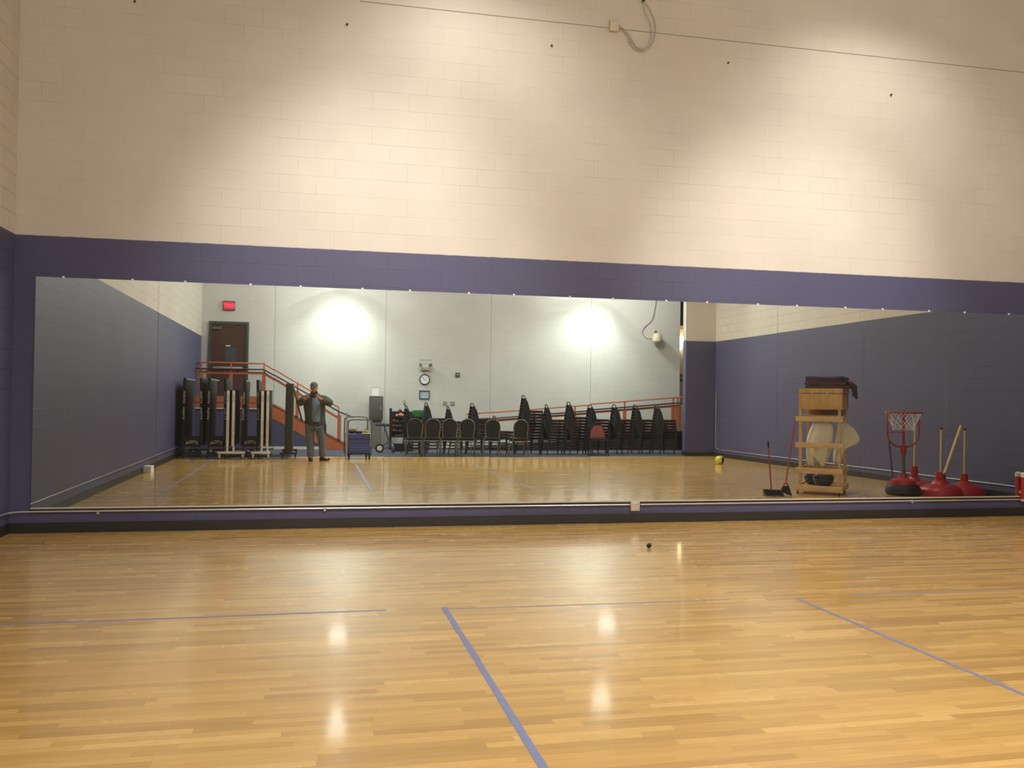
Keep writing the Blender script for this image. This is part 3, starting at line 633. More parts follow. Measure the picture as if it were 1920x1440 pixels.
# white tags and papers seen on the chairs
# ================================================================== STACKING CHAIRS
def stack_chair():
    """faces +x; dark padded seat, black frame, tapered back with a hand hole at its top"""
    t = empty('stacking_chair')
    MB().box(-0.20, 0.23, -0.215, 0.215, 0.415, 0.462, bev=0.018).build('seat', 'maroon', t)
    m = MB(); tm = Matrix.Rotation(math.radians(-13), 3, 'Y')
    def TP(p): return Vector((-0.19, 0, 0.45)) + tm @ Vector(p)
    poly = [(-0.195, 0.02), (-0.17, 0.20), (-0.09, 0.34), (0.09, 0.34), (0.17, 0.20), (0.195, 0.02)]
    A = [m.bm.verts.new(TP((0.016, y_, z_))) for y_, z_ in poly]; B = [m.bm.verts.new(TP((-0.014, y_, z_))) for y_, z_ in poly]
    m.bm.faces.new(A); m.bm.faces.new(B[::-1])
    for q in range(6): m.bm.faces.new((A[q], A[(q + 1) % 6], B[(q + 1) % 6], B[q]))
    m.build('backrest', 'blackfab', t)
    pts = [(-0.0, -0.205, -0.02), (0, -0.18, 0.22), (0, -0.09, 0.37), (0, -0.045, 0.425), (0, 0.045, 0.425), (0, 0.09, 0.37), (0, 0.18, 0.22), (0, 0.205, -0.02)]
    MB().tube([TP(p) for p in pts], 0.013, 6).build('back_frame', 'black', t)
    MB().tube([(-0.20, -0.215, 0.405), (0.22, -0.215, 0.405), (0.22, 0.215, 0.405), (-0.20, 0.215, 0.405)], 0.011, 6, closed=True).build('seat_frame', 'black', t)
    for s_ in (-1, 1):
        MB().tube([(-0.19, s_ * 0.215, 0.41), (-0.25, s_ * 0.235, 0.0)], 0.016, 6).build('leg', 'black', t)
        MB().tube([(0.21, s_ * 0.215, 0.41), (0.25, s_ * 0.235, 0.0)], 0.016, 6).build('leg', 'black', t)
        MB().tube([(-0.23, s_ * 0.228, 0.14), (0.235, s_ * 0.228, 0.14)], 0.013, 6).build('stretcher', 'black', t)
    return t
sc0 = stack_chair(); used = False
DZ = 0.080
stacks = [(2.60, 6, 'at the ball rack'), (3.10, 7, 'behind the second round-backed chair'), (3.70, 6, 'behind the third round-backed chair'), (4.32, 7, 'behind the fourth round-backed chair'),
          (4.98, 3, 'behind the fifth round-backed chair'), (5.70, 10, 'that is the tallest'), (6.38, 7, 'right after the tallest stack'),
          (6.98, 8, 'second right of the tallest stack'), (7.58, 7, 'behind the dull red chair'), (8.28, 7, 'third from the right wall opening'), (8.92, 7, 'second from the right wall opening'), (9.52, 7, 'nearest the right wall opening')]
rnd = random.Random(3)
for si, (x, nn_, where) in enumerate(stacks):
    yb_ = -13.35 + rnd.uniform(-0.06, 0.06); rz = rnd.uniform(-0.36, -0.12) if si != 1 else 0.55
    for k_ in range(nn_):
        if used: o = copy_tree(sc0)
        else: o = sc0; used = True
        o.location = (x + 0.014 * k_ * math.cos(rz), yb_ + 0.014 * k_ * math.sin(rz), k_ * DZ); o.rotation_euler = (0, 0, rz + rnd.uniform(-0.03, 0.03))
        pos = 'topmost' if k_ == nn_ - 1 else ('bottom' if k_ == 0 else f'{ordn(k_)} above bottom')
        tag(o, f'dark stacking chair, {pos} in stack {where}', 'chair', 'dark stacking chairs along the ramp')
# single dull red chair in front
o = copy_tree(sc0); o.location = (7.42, -12.55, 0); o.rotation_euler = (0, 0, 1.75)
tag(o, 'single chair with dull red backrest standing in front of the stacks', 'chair')
for ch in o.children:
    if ch.name.startswith('backrest'):
        ch.data = ch.data.copy(); ch.data.materials[0] = MT['maroon2']; ch['label'] = 'dull red fabric backrest'

# ================================================================== FOLDED TENNIS TABLES
def caster(b_, x, y, r=0.045):
    b_.tube([(x - 0.014, y, r), (x + 0.014, y, r)], r, 12); b_.box(x - 0.022, x + 0.022, y - 0.02, y + 0.02, r, 2.1 * r)
def black_table(x, y, xl, xr, ztop, lean, lab, txt=True):
    lean = -lean
    t = empty('folded_tennis_table', (x, y, 0), label=lab, cat='table tennis table', group='table tennis tables folded upright')
    for s_, xx in ((-1, xl), (1, xr)):
        R = Matrix.Rotation(math.radians(lean * s_), 3, 'Y')
        MB().box(xx - 0.030, xx + 0.030, -1.52, 0, 0.30, ztop, bev=0.006, R=R, at=(xx, 0, 0.30)).build('table_half', 'black', t)
        q = text_mesh('edge_lettering', 'STIGA   STIGA', 0.075, 'white', t, (0, 0, 0), (0, 0, 0), 0.0005)
        q.matrix_basis = Matrix.Translation((xx, 0.0015, 0.30)) @ R.to_4x4() @ Matrix.Translation((0, 0, ztop * 0.5)) @ Euler((PI / 2, 0, PI)).to_matrix().to_4x4() @ Matrix.Rotation(PI / 2, 4, 'Z') @ Matrix.Diagonal((1.4, 0.7, 1, 1))
    cx = (xl + xr) / 2; hw = (xr - xl) / 2 + 0.0
    MB().box(cx - hw + 0.03, cx + hw - 0.03, -0.06, -0.02, 0.27, 0.52, bev=0.004).build('apron_board', 'black', t)
    if txt: text_mesh('apron_lettering', 'STIGA', 0.10, 'white', t, (cx, -0.018, 0.385), (PI / 2, 0, PI), 0.001, bend=2.2)
    b_ = MB(); b_.box(cx - hw + 0.02, cx + hw - 0.02, -0.03, -0.01, 0.225, 0.245)
    b_.build('lower_bar', 'greym', t)
    b_ = MB()
    b_.box(cx - hw - 0.02, cx + hw + 0.02, -0.06, 0.0, 0.10, 0.14); b_.box(cx - hw - 0.02, cx + hw + 0.02, -1.5, -1.44, 0.10, 0.14); b_.box(cx - 0.03, cx + 0.03, -1.44, -0.06, 0.10, 0.13)
    for s_ in (-1, 1): b_.tube([(cx + s_ * (hw - 0.03), -0.04, 0.12), (cx + s_ * (hw - 0.03), -0.04, ztop - 0.5)], 0.015, 6)
    b_.build('undercarriage', 'black', t)
    for sx in (-1, 1):
        for yy in (-0.03, -1.47):
            w_ = MB(); caster(w_, cx + sx * hw, yy); w_.build('caster', 'rubber', t)
    MB().tube([(xl + 0.03, -0.02, ztop - 0.02), (xl + 0.2, -0.5, ztop - 0.05)], 0.008, 6).build('net_post', 'alu', t)
    return t
TY = -11.55
black_table(0, TY, -2.90, -2.49, 1.86, 1.0, 'black table tennis table folded upright, nearest the left wall')
black_table(0, TY, -2.36, -1.96, 1.86, 1.0, 'black table tennis table folded upright, second from the left wall')
black_table(0, TY - 0.12, -1.60, -1.22, 1.84, 1.6, 'black table tennis table folded upright, between the two white-edged tables')
def white_table(xa, xb_, b0, b1, ztop, lab):
    t = empty('folded_tennis_table', (0, TY + 0.22, 0), label=lab, cat='table tennis table', group='table tennis tables folded upright')
    for xx in (xa, xb_):
        h_ = MB().box(xx - 0.040, xx + 0.040, -1.5, -0.012, 0.30, ztop, bev=0.003).build('table_half', 'black', t)
        MB().box(xx - 0.030, xx + 0.030, -0.012, 0.0, 0.30, ztop, bev=0.002).build('edge_strip', 'white', h_)
        q = text_mesh('edge_lettering', 'STIGA', 0.075, 'black', h_, (xx, 0.001, ztop - 0.18), (0, 0, 0), 0.0005)
        q.rotation_euler = (Euler((PI / 2, 0, PI)).to_matrix() @ Matrix.Rotation(PI / 2, 3, 'Z')).to_euler(); q.scale = (0.75, 0.62, 1)
        q = text_mesh('edge_lettering', 'STIGA  STIGA  STIGA', 0.06, 'greym', h_, (xx, 0.001, 0.68), (0, 0, 0), 0.0005)
        q.rotation_euler = (Euler((PI / 2, 0, PI)).to_matrix() @ Matrix.Rotation(PI / 2, 3, 'Z')).to_euler(); q.scale = (0.75, 0.5, 1)
    b_ = MB(); b_.box(b0, b1, -0.05, 0.0, 0.125, 0.175, bev=0.004)
    b_.box(xa - 0.02, xa + 0.02, -0.05, -0.012, 0.17, 0.30).box(xb_ - 0.005, xb_ + 0.035, -0.05, -0.012, 0.17, 0.30).box((b0 + b1) / 2 - 0.03, (b0 + b1) / 2 + 0.03, -1.45, -0.05, 0.13, 0.17).box(b0, b1, -1.5, -1.45, 0.125, 0.175)
    b_.build('base_frame', 'white', t)
    for xx in (b0 + 0.05, b1 - 0.05):
        for yy in (-0.03, -1.47):
            w_ = MB(); caster(w_, xx, yy, 0.055); w_.build('caster', 'alu', t)
    MB().box(xa - 0.05, xb_ + 0.09, -0.7, -0.02, ztop, ztop + 0.012).build('top_cover', 'black', t)
    return t
white_table(-1.892, -1.772, -2.11, -1.50, 1.58, 'folded tennis table with white lettered edges, between the black tables')
white_table(-1.128, -1.008, -1.37, -0.93, 1.58, 'folded tennis table with white lettered edges, nearer the stair')
def dark_panel(x, y, wd, z1_, lean, mm, lab):
    t = empty('folded_tennis_table', (x, y, 0), label=lab, cat='table tennis table', group='table tennis tables folded upright')
    R = Matrix.Rotation(math.radians(lean), 3, 'Y')
    MB().box(-wd / 2, wd / 2, -1.45, 0, 0.14, z1_, bev=0.006, R=R, at=(0, 0, 0.14)).build('table_half', mm, t)
    MB().prism([(wd / 2, 1.65), (wd / 2 + 0.03, 1.65), (wd / 2 + 0.24, 0.9), (wd / 2 + 0.21, 0.85)], 'Y', -0.05, -0.02).build('brace', mm, t)
    MB().box(-wd / 2 - 0.1, wd / 2 + 0.1, -0.06, 0, 0.10, 0.14).box(-wd / 2 - 0.1, wd / 2 + 0.1, -1.45, -1.40, 0.10, 0.14).build('base_frame', 'black', t)
    for xx in (-wd / 2 - 0.05, wd / 2 + 0.08):
        for yy in (-0.03, -1.42):
            w_ = MB(); caster(w_, xx, yy, 0.05); w_.build('caster', 'rubber', t)
    return t
dark_panel(-0.55, TY + 0.1, 0.17, 1.76, 0.5, mat('olive_black_paint', (0.030, 0.028, 0.018), 0.5), 'dark brown folded table on casters, rightmost beside the standing man')

# ================================================================== GREY CABINET, MACHINE, RACK
t = empty('grey_cabinet', (1.775, -15.85, 0), label='dark grey box cabinet on a pale pedestal against the back wall', cat='cabinet')
MB().box(-0.19, 0.19, -0.20, 0.20, 0.80, 1.49, bev=0.01).build('cabinet_body', 'greym', t)
MB().box(-0.16, 0.16, 0.20, 0.208, 0.84, 1.45, bev=0.004).build('cabinet_door', 'greym', t)
MB().box(0.11, 0.13, 0.208, 0.225, 1.10, 1.20).build('door_handle', 'alu', t)
MB().box(-0.10, 0.16, -0.14, 0.14, 0.0, 0.80, bev=0.01).build('pedestal', mat('warm_grey', (0.22, 0.215, 0.19), 0.6), t)
MB().box(-0.20, 0.20, -0.21, 0.21, 1.49, 1.505).build('top_edge', 'white', t)
t = empty('paper_stand', (1.745, -15.75, 1.506), label='white sheet in an upright holder on the grey cabinet', cat='paper holder')
MB().box(-0.10, 0.10, -0.004, 0.004, 0, 0.23).build('sheet', 'whitep', t, smooth=False)
MB().box(-0.105, 0.105, -0.008, -0.004, 0, 0.24).box(-0.10, 0.10, -0.04, 0.04, 0, 0.004).build('holder', 'greym', t, smooth=False)
t = empty('wheeled_machine', (1.74, -13.7, 0), label='grey wheeled machine with white hub and black padded bar behind the cart', cat='machine')
MB().tube([(-0.03, 0, 0.12), (0.03, 0, 0.12)], 0.12, 20).build('tyre', 'rubber', t).rotation_euler = (0, 0, PI / 2)
MB().tube([(-0.034, 0, 0.12), (0.034, 0, 0.12)], 0.07, 16).build('hub', 'white', t).rotation_euler = (0, 0, PI / 2)
MB().tube([(0.05, -0.04, 0.72), (0.12, -0.04, 0.70), (0.34, -0.04, 0.08)], 0.022, 8).tube([(0.0, -0.05, 0.12), (0.22, -0.05, 0.30), (0.36, -0.05, 0.1)], 0.02, 8).build('machine_frame', 'greym', t)
MB().box(-0.12, 0.26, -0.07, 0.03, 0.70, 0.775, bev=0.03).build('padded_bar', 'matnavy', t)
MB().tube([(0.36, -0.2, 0.05), (0.36, 0.15, 0.05)], 0.03, 8).build('rear_foot', 'black', t)
# ball and weight rack
RX0, RX1, RY = 2.17, 3.15, -15.45
t = empty('ball_rack', (0, 0, 0), label='black tiered ball and weight rack against the back wall', cat='rack')
for x in (RX0, (RX0 + 0.62), RX1): MB().box(x - 0.025, x + 0.025, RY - 0.12, RY + 0.12, 0, 1.17 if x != RX0 + 0.62 else 1.0).build('upright', 'black', t, smooth=False)
MB().box(RX0, RX1, RY - 0.135, RY - 0.13, 0.34, 1.08).build('back_panel', 'black', t, smooth=False)
for z in (0.36, 0.50, 0.64, 0.78, 0.92): MB().box(RX0, RX1, RY - 0.13, RY + 0.08, z - 0.015, z).box(RX0, RX1, RY + 0.08, RY + 0.09, z - 0.015, z + 0.02).build('shelf', 'black', t, smooth=False)
MB().box(RX0 - 0.03, RX1 + 0.03, RY - 0.16, RY + 0.2, 0, 0.05).build('base', 'black', t, smooth=False)
ball0 = {}
def rack_ball(x, z, r, m_, lab, y=RY - 0.02):
    if (r, m_) in ball0: o = ball0[(r, m_)].copy(); C.objects.link(o)
    else:
        o = MB().ball((0, 0, 0), r, u=16, v=10).build('weight_ball', m_); ball0[(r, m_)] = o
    o.location = (x, y, z + r); tag(o, lab, 'ball', 'balls on the black rack')
for k_, (x, z) in enumerate([(2.255, 0.78), (2.255, 0.64), (2.262, 0.50)]):
    rack_ball(x, z + 0.0, 0.055, 'ballO', ['orange ball, upper of three at the rack left edge', 'orange ball, middle of three at the rack left edge', 'orange ball, lowest of three at the rack left edge'][k_])
rack_ball(2.455, 0.92, 0.060, 'ballO', 'single orange ball on the top shelf of the rack')
rack_ball(2.44, 1.05, 0.05, 'balln', 'navy ball topmost on the rack', )
cols = ['balln', 'balls', 'ballB', 'balls', 'balls']
names_z = {0.36: 'bottom', 0.50: 'second', 0.64: 'third', 0.78: 'fourth', 0.92: 'top'}
rr = random.Random(11)
for z in (0.36, 0.50, 0.64, 0.78, 0.92):
    for q, x in enumerate((2.35, 2.44, 2.53, 2.62, 2.71)):
        if z == 0.92 and q in (1,): continue
        m_ = rr.choice(cols); rd = 0.040 if q != 2 else 0.045
        rack_ball(x, z, rd, m_, f"small {'navy' if m_=='balln' else 'grey' if m_=='balls' else 'black'} ball, {names_z[z]} shelf of the rack, {['first','second','third','fourth','fifth'][q]} after the orange ones")
g0 = None
for q in range(5):
    if g0 is None:
        g0 = empty('foam_roller'); MB().cyl((0, 0, 0), (0, 0, 0.20), 0.032, 12).build('roller_body', 'green', g0); MB().cyl((0, 0, 0.195), (0, 0, 0.205), 0.018, 10).build('end_plug', 'black', g0); o = g0
    else: o = copy_tree(g0)
    o.location = (2.82 + q * 0.072, RY - 0.02, 0.921)
    tag(o, f'green upright cylinder on the rack top shelf, {ordn(q)} from left', 'exercise roller', 'green cylinders on the rack')
t = empty('dark_bin', (2.42, -14.6, 0), label='low dark bin on the carpet below the ball rack', cat='bin')
MB().prism([(-0.22, 0), (0.28, 0), (0.30, 0.2), (-0.24, 0.2)], 'Y', -0.15, 0.15).build('bin_body', 'black', t, smooth=False)
MB().box(-0.25, 0.31, -0.16, 0.16, 0.2, 0.22, bev=0.004).build('rim', 'greym', t)
t = empty('spray_bottle', (2.14, -14.2, 0), label='small blue bottle on the carpet left of the dark bin', cat='bottle')
MB().lathe([(0.035, 0), (0.04, 0.02), (0.04, 0.13), (0.015, 0.17)], seg=14).build('bottle_body', 'matblue', t); MB().lathe([(0.016, 0.17), (0.016, 0.20)], seg=10).build('cap', 'white', t)

# ================================================================== BLUE MAT CART
t = empty('platform_cart', (1.06, -11.42, 0), rz=-0.10, label='wheeled platform cart with two upright tube handles beside the man', cat='cart')
MB().box(-0.29, 0.29, -0.30, 0.30, 0.115, 0.145, bev=0.005).build('deck', 'black', t)
for yy in (-0.30, 0.30):
    hz = 0.93 if yy > 0 else 0.985
    MB().tube(smooth_pts([(-0.275, yy, 0.13), (-0.275, yy, hz - 0.12), (-0.25, yy, hz - 0.03), (-0.17, yy, hz), (0.17, yy, hz), (0.25, yy, hz - 0.03), (0.275, yy, hz - 0.12), (0.275, yy, 0.13)], 3), 0.015, 8).build('handle', 'greym', t)
for sx in (-1, 1):
    for yy in (-0.24, 0.24):
        w_ = MB(); w_.tube([(sx * 0.24 - 0.016, yy, 0.05), (sx * 0.24 + 0.016, yy, 0.05)], 0.05, 14); w_.box(sx * 0.24 - 0.024, sx * 0.24 + 0.024, yy - 0.02, yy + 0.02, 0.05, 0.115)
        w_.build('caster', 'rubber', t)
m0 = None; z = 0.147
for q in range(9):
    th = 0.050
    mm = 'matnavy' if q in (6,) else 'matblue'
    m_ = MB().box(-0.255, 0.255, -0.27, 0.27, 0, th - 0.003, bev=0.008).build('folded_mat', mm)
    m_.location = (1.06 + random.uniform(-.006, .006), -11.42 + random.uniform(-.006, .006), z); m_.rotation_euler = (0, 0, -0.10 + random.uniform(-.015, .015)); z += th
    tag(m_, f"{'navy' if q==6 else 'blue'} folded mat on the cart, {'bottom of' if q==0 else 'top of' if q==8 else ordn(q)+' up in'} the stack", 'mat', 'folded mats stacked on the cart')
ztop = z + 0.001
t = empty('dark_bag', (0.90, -11.36, ztop), label='black bag on the left of the mat stack', cat='bag')
b = MB(); b.ball((0, 0, 0.05), 0.09, 1.2, 1, 0.55); b.build('bag_body', 'black', t); MB().tube([(-0.05, 0, 0.09), (0, 0, 0.125), (0.05, 0, 0.09)], 0.007, 6).build('strap', 'black', t)
t = empty('orange_pouch', (0.98, -11.50, ztop), label='orange pouch behind the black bag on the cart', cat='pouch')
MB().box(-0.07, 0.07, -0.03, 0.03, 0, 0.11, bev=0.015).build('pouch_body', 'ballO', t); MB().box(-0.03, 0.03, 0.03, 0.034, 0.03, 0.06).build('patch', 'whitep', t)
t = empty('dark_case', (1.08, -11.30, ztop), label='dark flat case in the middle of the mat stack', cat='case')
MB().box(-0.08, 0.08, -0.06, 0.06, 0, 0.06, bev=0.01).build('case_body', 'black', t); MB().tube([(-0.03, 0.062, 0.04), (0, 0.075, 0.04), (0.03, 0.062, 0.04)], 0.004, 5).build('grip', 'greym', t)
t = empty('yellow_tool', (1.24, -11.40, ztop), label='yellow power tool case at the right of the mat stack', cat='tool')
MB().box(-0.06, 0.06, -0.035, 0.035, 0, 0.075, bev=0.012).build('tool_body', 'yell', t); MB().tube([(0, 0, 0.07), (0.0, 0, 0.13)], 0.009, 6).build('grip', 'black', t)
tag(MB().prism([(1.14, ztop + 0.004), (1.33, ztop - 0.008 + 0.012), (1.33, ztop + 0.010), (1.14, ztop + 0.012)], 'Y', -11.26, -11.15).build('paper_sheets', 'whitep', smooth=False), 'white papers on the front right of the mat stack', 'paper')
tag(MB().cyl((0.775, -11.02, 0.0), (0.79, -11.06, 1.10), 0.018, 10).build('grey_tube', 'balls'), 'pale grey upright tube standing at the cart left corner', 'tube')

# ================================================================== THE MAN
def skinned(verts, edges, radii, sub=2):
    bm_ = bmesh.new(); ly = bm_.verts.layers.skin.verify(); vs = [bm_.verts.new(v) for v in verts]; bm_.verts.ensure_lookup_table()
    for a, c in edges: bm_.edges.new((vs[a], vs[c]))
    for i, v in enumerate(vs):
        r = radii[i]; v[ly].radius = r if isinstance(r, tuple) else (r, r); v[ly].use_root = (i == 0)
    me = bpy.data.meshes.new('sk'); bm_.to_mesh(me); bm_.free()
    o = bpy.data.objects.new('sk', me); C.objects.link(o)
    o.modifiers.new('s', 'SKIN').use_smooth_shade = True
    sb = o.modifiers.new('d', 'SUBSURF'); sb.levels = sub; sb.render_levels = sub
    dg = bpy.context.evaluated_depsgraph_get(); out = bpy.data.meshes.new_from_object(o.evaluated_get(dg)); bpy.data.objects.remove(o)
    return out
def mesh_obj(name, me, m_, parent):
    me.materials.clear(); me.materials.append(MT[m_]); 
    for p in me.polygons: p.use_smooth = True; p.material_index = 0
    o = bpy.data.objects.new(name, me); C.objects.link(o); o.parent = parent; return o
class Sk:
    def __init__(s): s.v = []; s.e = []; s.r = []; s.n = {}
    def add(s, name, p, r, par=None):
        s.n[name] = len(s.v); s.v.append(p); s.r.append(r)
        if par is not None: s.e.append((s.n[par], s.n[name]))
        return s
man = empty('person', (0.04, -10.72, 0), label='man in dark jacket, cap and jeans holding a phone up, facing the mirrors', cat='person')
PX, PY, PZ = -0.04, 0.385, 1.47      # phone position in the man's own space
k = Sk()
k.add('pel', (0.01, 0, 0.94), (0.15, 0.105)).add('waist', (0.01, 0, 1.08), (0.145, 0.10), 'pel').add('chest', (0, -0.01, 1.28), (0.165, 0.11), 'waist').add('upper', (0, -0.01, 1.43), (0.10, 0.075), 'chest')
k.add('neck', (-0.01, 0.0, 1.52), 0.055, 'upper').add('jaw', (-0.02, 0.02, 1.60), 0.06, 'neck')
for s_, nm in ((-1, 'L'), (1, 'R')):
    k.add('sh' + nm, (s_ * 0.18, -0.005, 1.43), 0.062, 'upper').add('el' + nm, (s_ * 0.365, 0.06, 1.30), 0.042, 'sh' + nm)
    wx = PX + s_ * 0.125
    k.add('fa' + nm, (s_ * 0.28 + PX * 0.4, 0.18, 1.355), 0.040, 'el' + nm).add('wr' + nm, (wx + s_ * 0.02, PY - 0.085, 1.425), 0.027, 'fa' + nm).add('pa' + nm, (wx - s_ * 0.015, PY - 0.035, 1.45), (0.024, 0.034), 'wr' + nm)
    for q, (dz, ln_) in enumerate(((0.035, 0.062), (0.014, 0.070), (-0.008, 0.065), (-0.028, 0.052))):
        bx_ = wx - s_ * 0.012
        k.add(f'f{q}a{nm}', (bx_ - s_ * 0.018, PY - 0.022, 1.457 + dz), 0.0095, 'pa' + nm)
        k.add(f'f{q}b{nm}', (bx_ - s_ * (0.018 + ln_ * 0.4), PY - 0.014, 1.460 + dz), 0.0085, f'f{q}a{nm}')
        k.add(f'f{q}c{nm}', (bx_ - s_ * (0.018 + ln_ * 0.8), PY - 0.012, 1.462 + dz), 0.0075, f'f{q}b{nm}')
    k.add('t1' + nm, (wx - s_ * 0.03, PY - 0.045, 1.435), 0.0115, 'pa' + nm).add('t2' + nm, (wx - s_ * 0.055, PY - 0.035, 1.448), 0.010, 't1' + nm)
    fx = -0.075 if s_ < 0 else 0.20
    k.add('hip' + nm, (0.01 + s_ * 0.095, 0, 0.88), 0.10, 'pel').add('kn' + nm, (fx * 0.75 + s_ * 0.03, 0.02, 0.50), 0.062, 'hip' + nm).add('ca' + nm, (fx * 0.9 + s_ * .01, -0.01, 0.34), 0.058, 'kn' + nm).add('an' + nm, (fx, 0, 0.09), 0.040, 'ca' + nm)
    td = (0.02, 0.13) if s_ < 0 else (0.12, 0.10)
    k.add('to' + nm, (fx + td[0], td[1], 0.045), (0.035, 0.03), 'an' + nm)
body = skinned(k.v, k.e, k.r, 2)
# head with a face, joined into the body mesh
bm_ = bmesh.new(); bm_.from_mesh(body)
q = bmesh.ops.create_uvsphere(bm_, u_segments=28, v_segments=20, radius=1.0)
hc = Vector((-0.02, 0.045, 1.665))
for v in q['verts']:
    x, y, z = v.co
    sx = 0.076 * (1 - 0.16 * max(0, -z)); sy_ = 0.097; sz = 0.118
    p = Vector((x * sx, y * sy_, z * sz))
    if y > 0.3:
        nose = math.exp(-((x / 0.17) ** 2)) * math.exp(-(((z + 0.12) / 0.26) ** 2)); p.y += 0.024 * nose
        for ex in (-0.42, 0.42): p.y -= 0.012 * math.exp(-(((x - ex) / 0.18) ** 2 + ((z - 0.08) / 0.12) ** 2))
        p.y += 0.006 * math.exp(-((x / 0.3) ** 2 + ((z + 0.47) / 0.06) ** 2)) + 0.006 * math.exp(-((x / 0.3) ** 2 + ((z + 0.58) / 0.06) ** 2)) - 0.005 * math.exp(-((x / 0.3) ** 2 + ((z + 0.525) / 0.03) ** 2))
        p.y += 0.010 * math.exp(-((x / 0.35) ** 2 + ((z + 0.85) / 0.15) ** 2))
    v.co = hc + p
for s_ in (-1, 1):
    q = bmesh.ops.create_uvsphere(bm_, u_segments=10, v_segments=8, radius=1.0)
    for v in q['verts']: v.co = hc + Vector((s_ * 0.078 + v.co.x * 0.010, -0.005 + v.co.y * 0.018, -0.01 + v.co.z * 0.031))
bm_.to_mesh(body); bm_.free()
mesh_obj('body', body, 'skin', man)
for s_ in (-1, 1):
    MB().ball((hc.x + s_ * 0.031, hc.y + 0.082, hc.z + 0.010), 0.011, u=10, v=8).build('eye', 'whitep', man)
# cap with a brim, hair under it
b = MB(); b.ball((0, 0, 0), 1.0, u=24, v=16)
for v in b.bm.verts: v.co = hc + Vector((v.co.x * 0.088, v.co.y * 0.108 - 0.004, max(v.co.z, -0.1) * 0.092 + 0.042))
b.build('cap', 'cap', man)
m = MB(); ring = []
for q in range(13):
    a = PI * (0.14 + 0.72 * q / 12); ring.append((hc.x + 0.088 * math.cos(a), hc.y + 0.100 * math.sin(a), hc.z + 0.05)); 
out_ = []
for q in range(13):
    a = PI * (0.14 + 0.72 * q / 12); out_.append((hc.x + 0.086 * math.cos(a) + 0.012, hc.y + 0.11 * math.sin(a) + 0.065 * math.sin(a) ** 0.6, hc.z + 0.038))
for dz, flip in ((0, False), (0.007, True)):
    A = [m.bm.verts.new((p[0], p[1], p[2] + dz)) for p in ring]; B = [m.bm.verts.new((p[0], p[1], p[2] + dz)) for p in out_]
    for q in range(12): m.bm.faces.new((A[q], A[q + 1], B[q + 1], B[q]))
    if dz == 0: B0 = B
for q in range(12): m.bm.faces.new((B0[q], B0[q + 1], B[q + 1], B[q]))
m.build('cap_brim', 'cap', man)
b = MB(); b.ball((0, 0, 0), 1.0, u=20, v=12)
for v in b.bm.verts: v.co = hc + Vector((v.co.x * 0.081, min(v.co.y, 0.15) * 0.102 - 0.008, v.co.z * 0.085 + 0.015))
b.build('hair', 'boot', man)
# jacket (dark, open over a blue shirt): lofted torso with clean hem, sleeves grown into it
def loft(bm2, rings, seg=26, fold=0.0):
    R_ = []
    for (z, cx0, cy0, rx, ry) in rings:
        R_.append([bm2.verts.new((cx0 + rx * math.cos(a) * (1 + fold * math.sin(7 * a + z * 9)), cy0 + ry * math.sin(a) * (1 + fold * math.sin(5 * a - z * 11)), z)) for a in [2 * PI * q / seg for q in range(seg)]])
    for A, B in zip(R_, R_[1:]):
        for q in range(seg): bm2.faces.new((A[q], A[(q + 1) % seg], B[(q + 1) % seg], B[q]))
    bm2.faces.new(R_[0][::-1]); bm2.faces.new(R_[-1])
j = Sk()
j.add('u', (0, -0.005, 1.40), (0.10, 0.10))
for s_, nm in ((-1, 'L'), (1, 'R')):
    j.add('sh' + nm, (s_ * 0.185, -0.005, 1.405), 0.115, 'u').add('ua' + nm, (s_ * 0.29, 0.02, 1.35), 0.105, 'sh' + nm).add('el' + nm, (s_ * 0.368, 0.065, 1.30), 0.092, 'ua' + nm)
    wx = PX + s_ * 0.145
    j.add('cu' + nm, (wx + s_ * 0.02, PY - 0.12, 1.41), 0.055, 'el' + nm)
jb = bmesh.new(); jb.from_mesh(skinned(j.v, j.e, j.r, 2))
loft(jb, [(0.80, 0.02, 0, 0.228, 0.165), (0.84, 0.02, 0, 0.236, 0.172), (0.95, 0.015, 0, 0.228, 0.165), (1.10, 0.01, 0, 0.232, 0.165), (1.25, 0.0, -0.005, 0.245, 0.165), (1.36, 0, -0.01, 0.245, 0.155), (1.44, 0, -0.01, 0.20, 0.125), (1.49, -0.01, 0, 0.12, 0.10), (1.53, -0.01, 0, 0.085, 0.085)], fold=0.022)
jm = bpy.data.meshes.new('jacket'); bmesh.ops.recalc_face_normals(jb, faces=jb.faces); jb.to_mesh(jm); jb.free(); mesh_obj('jacket', jm, 'jacket', man)
sbm = MB(); loft(sbm.bm, [(0.885, 0.03, 0.062, 0.125, 0.115), (0.95, 0.03, 0.064, 0.13, 0.118), (1.15, 0.025, 0.064, 0.135, 0.120), (1.32, 0.015, 0.060, 0.125, 0.118), (1.42, 0.0, 0.045, 0.085, 0.105), (1.49, -0.01, 0.03, 0.05, 0.09)], fold=0.03)
sbm.build('shirt', 'shirt', man)
bl = MB(); loft(bl.bm, [(0.845, 0.03, 0.060, 0.128, 0.118), (0.885, 0.03, 0.060, 0.130, 0.120)]); bl.build('belt', 'black', man)
MB().tube([(hc.x + 0.125 * math.cos(a), 0.01 + 0.105 * math.sin(a), 1.505 - 0.03 * math.sin(a) - 0.02 * abs(math.cos(a))) for a in [2 * PI * q / 20 for q in range(20)]], 0.026, 8, closed=True).build('collar', 'collar', man)
p_ = Sk(); p_.add('pel', (0.02, 0, 0.90), (0.19, 0.15))
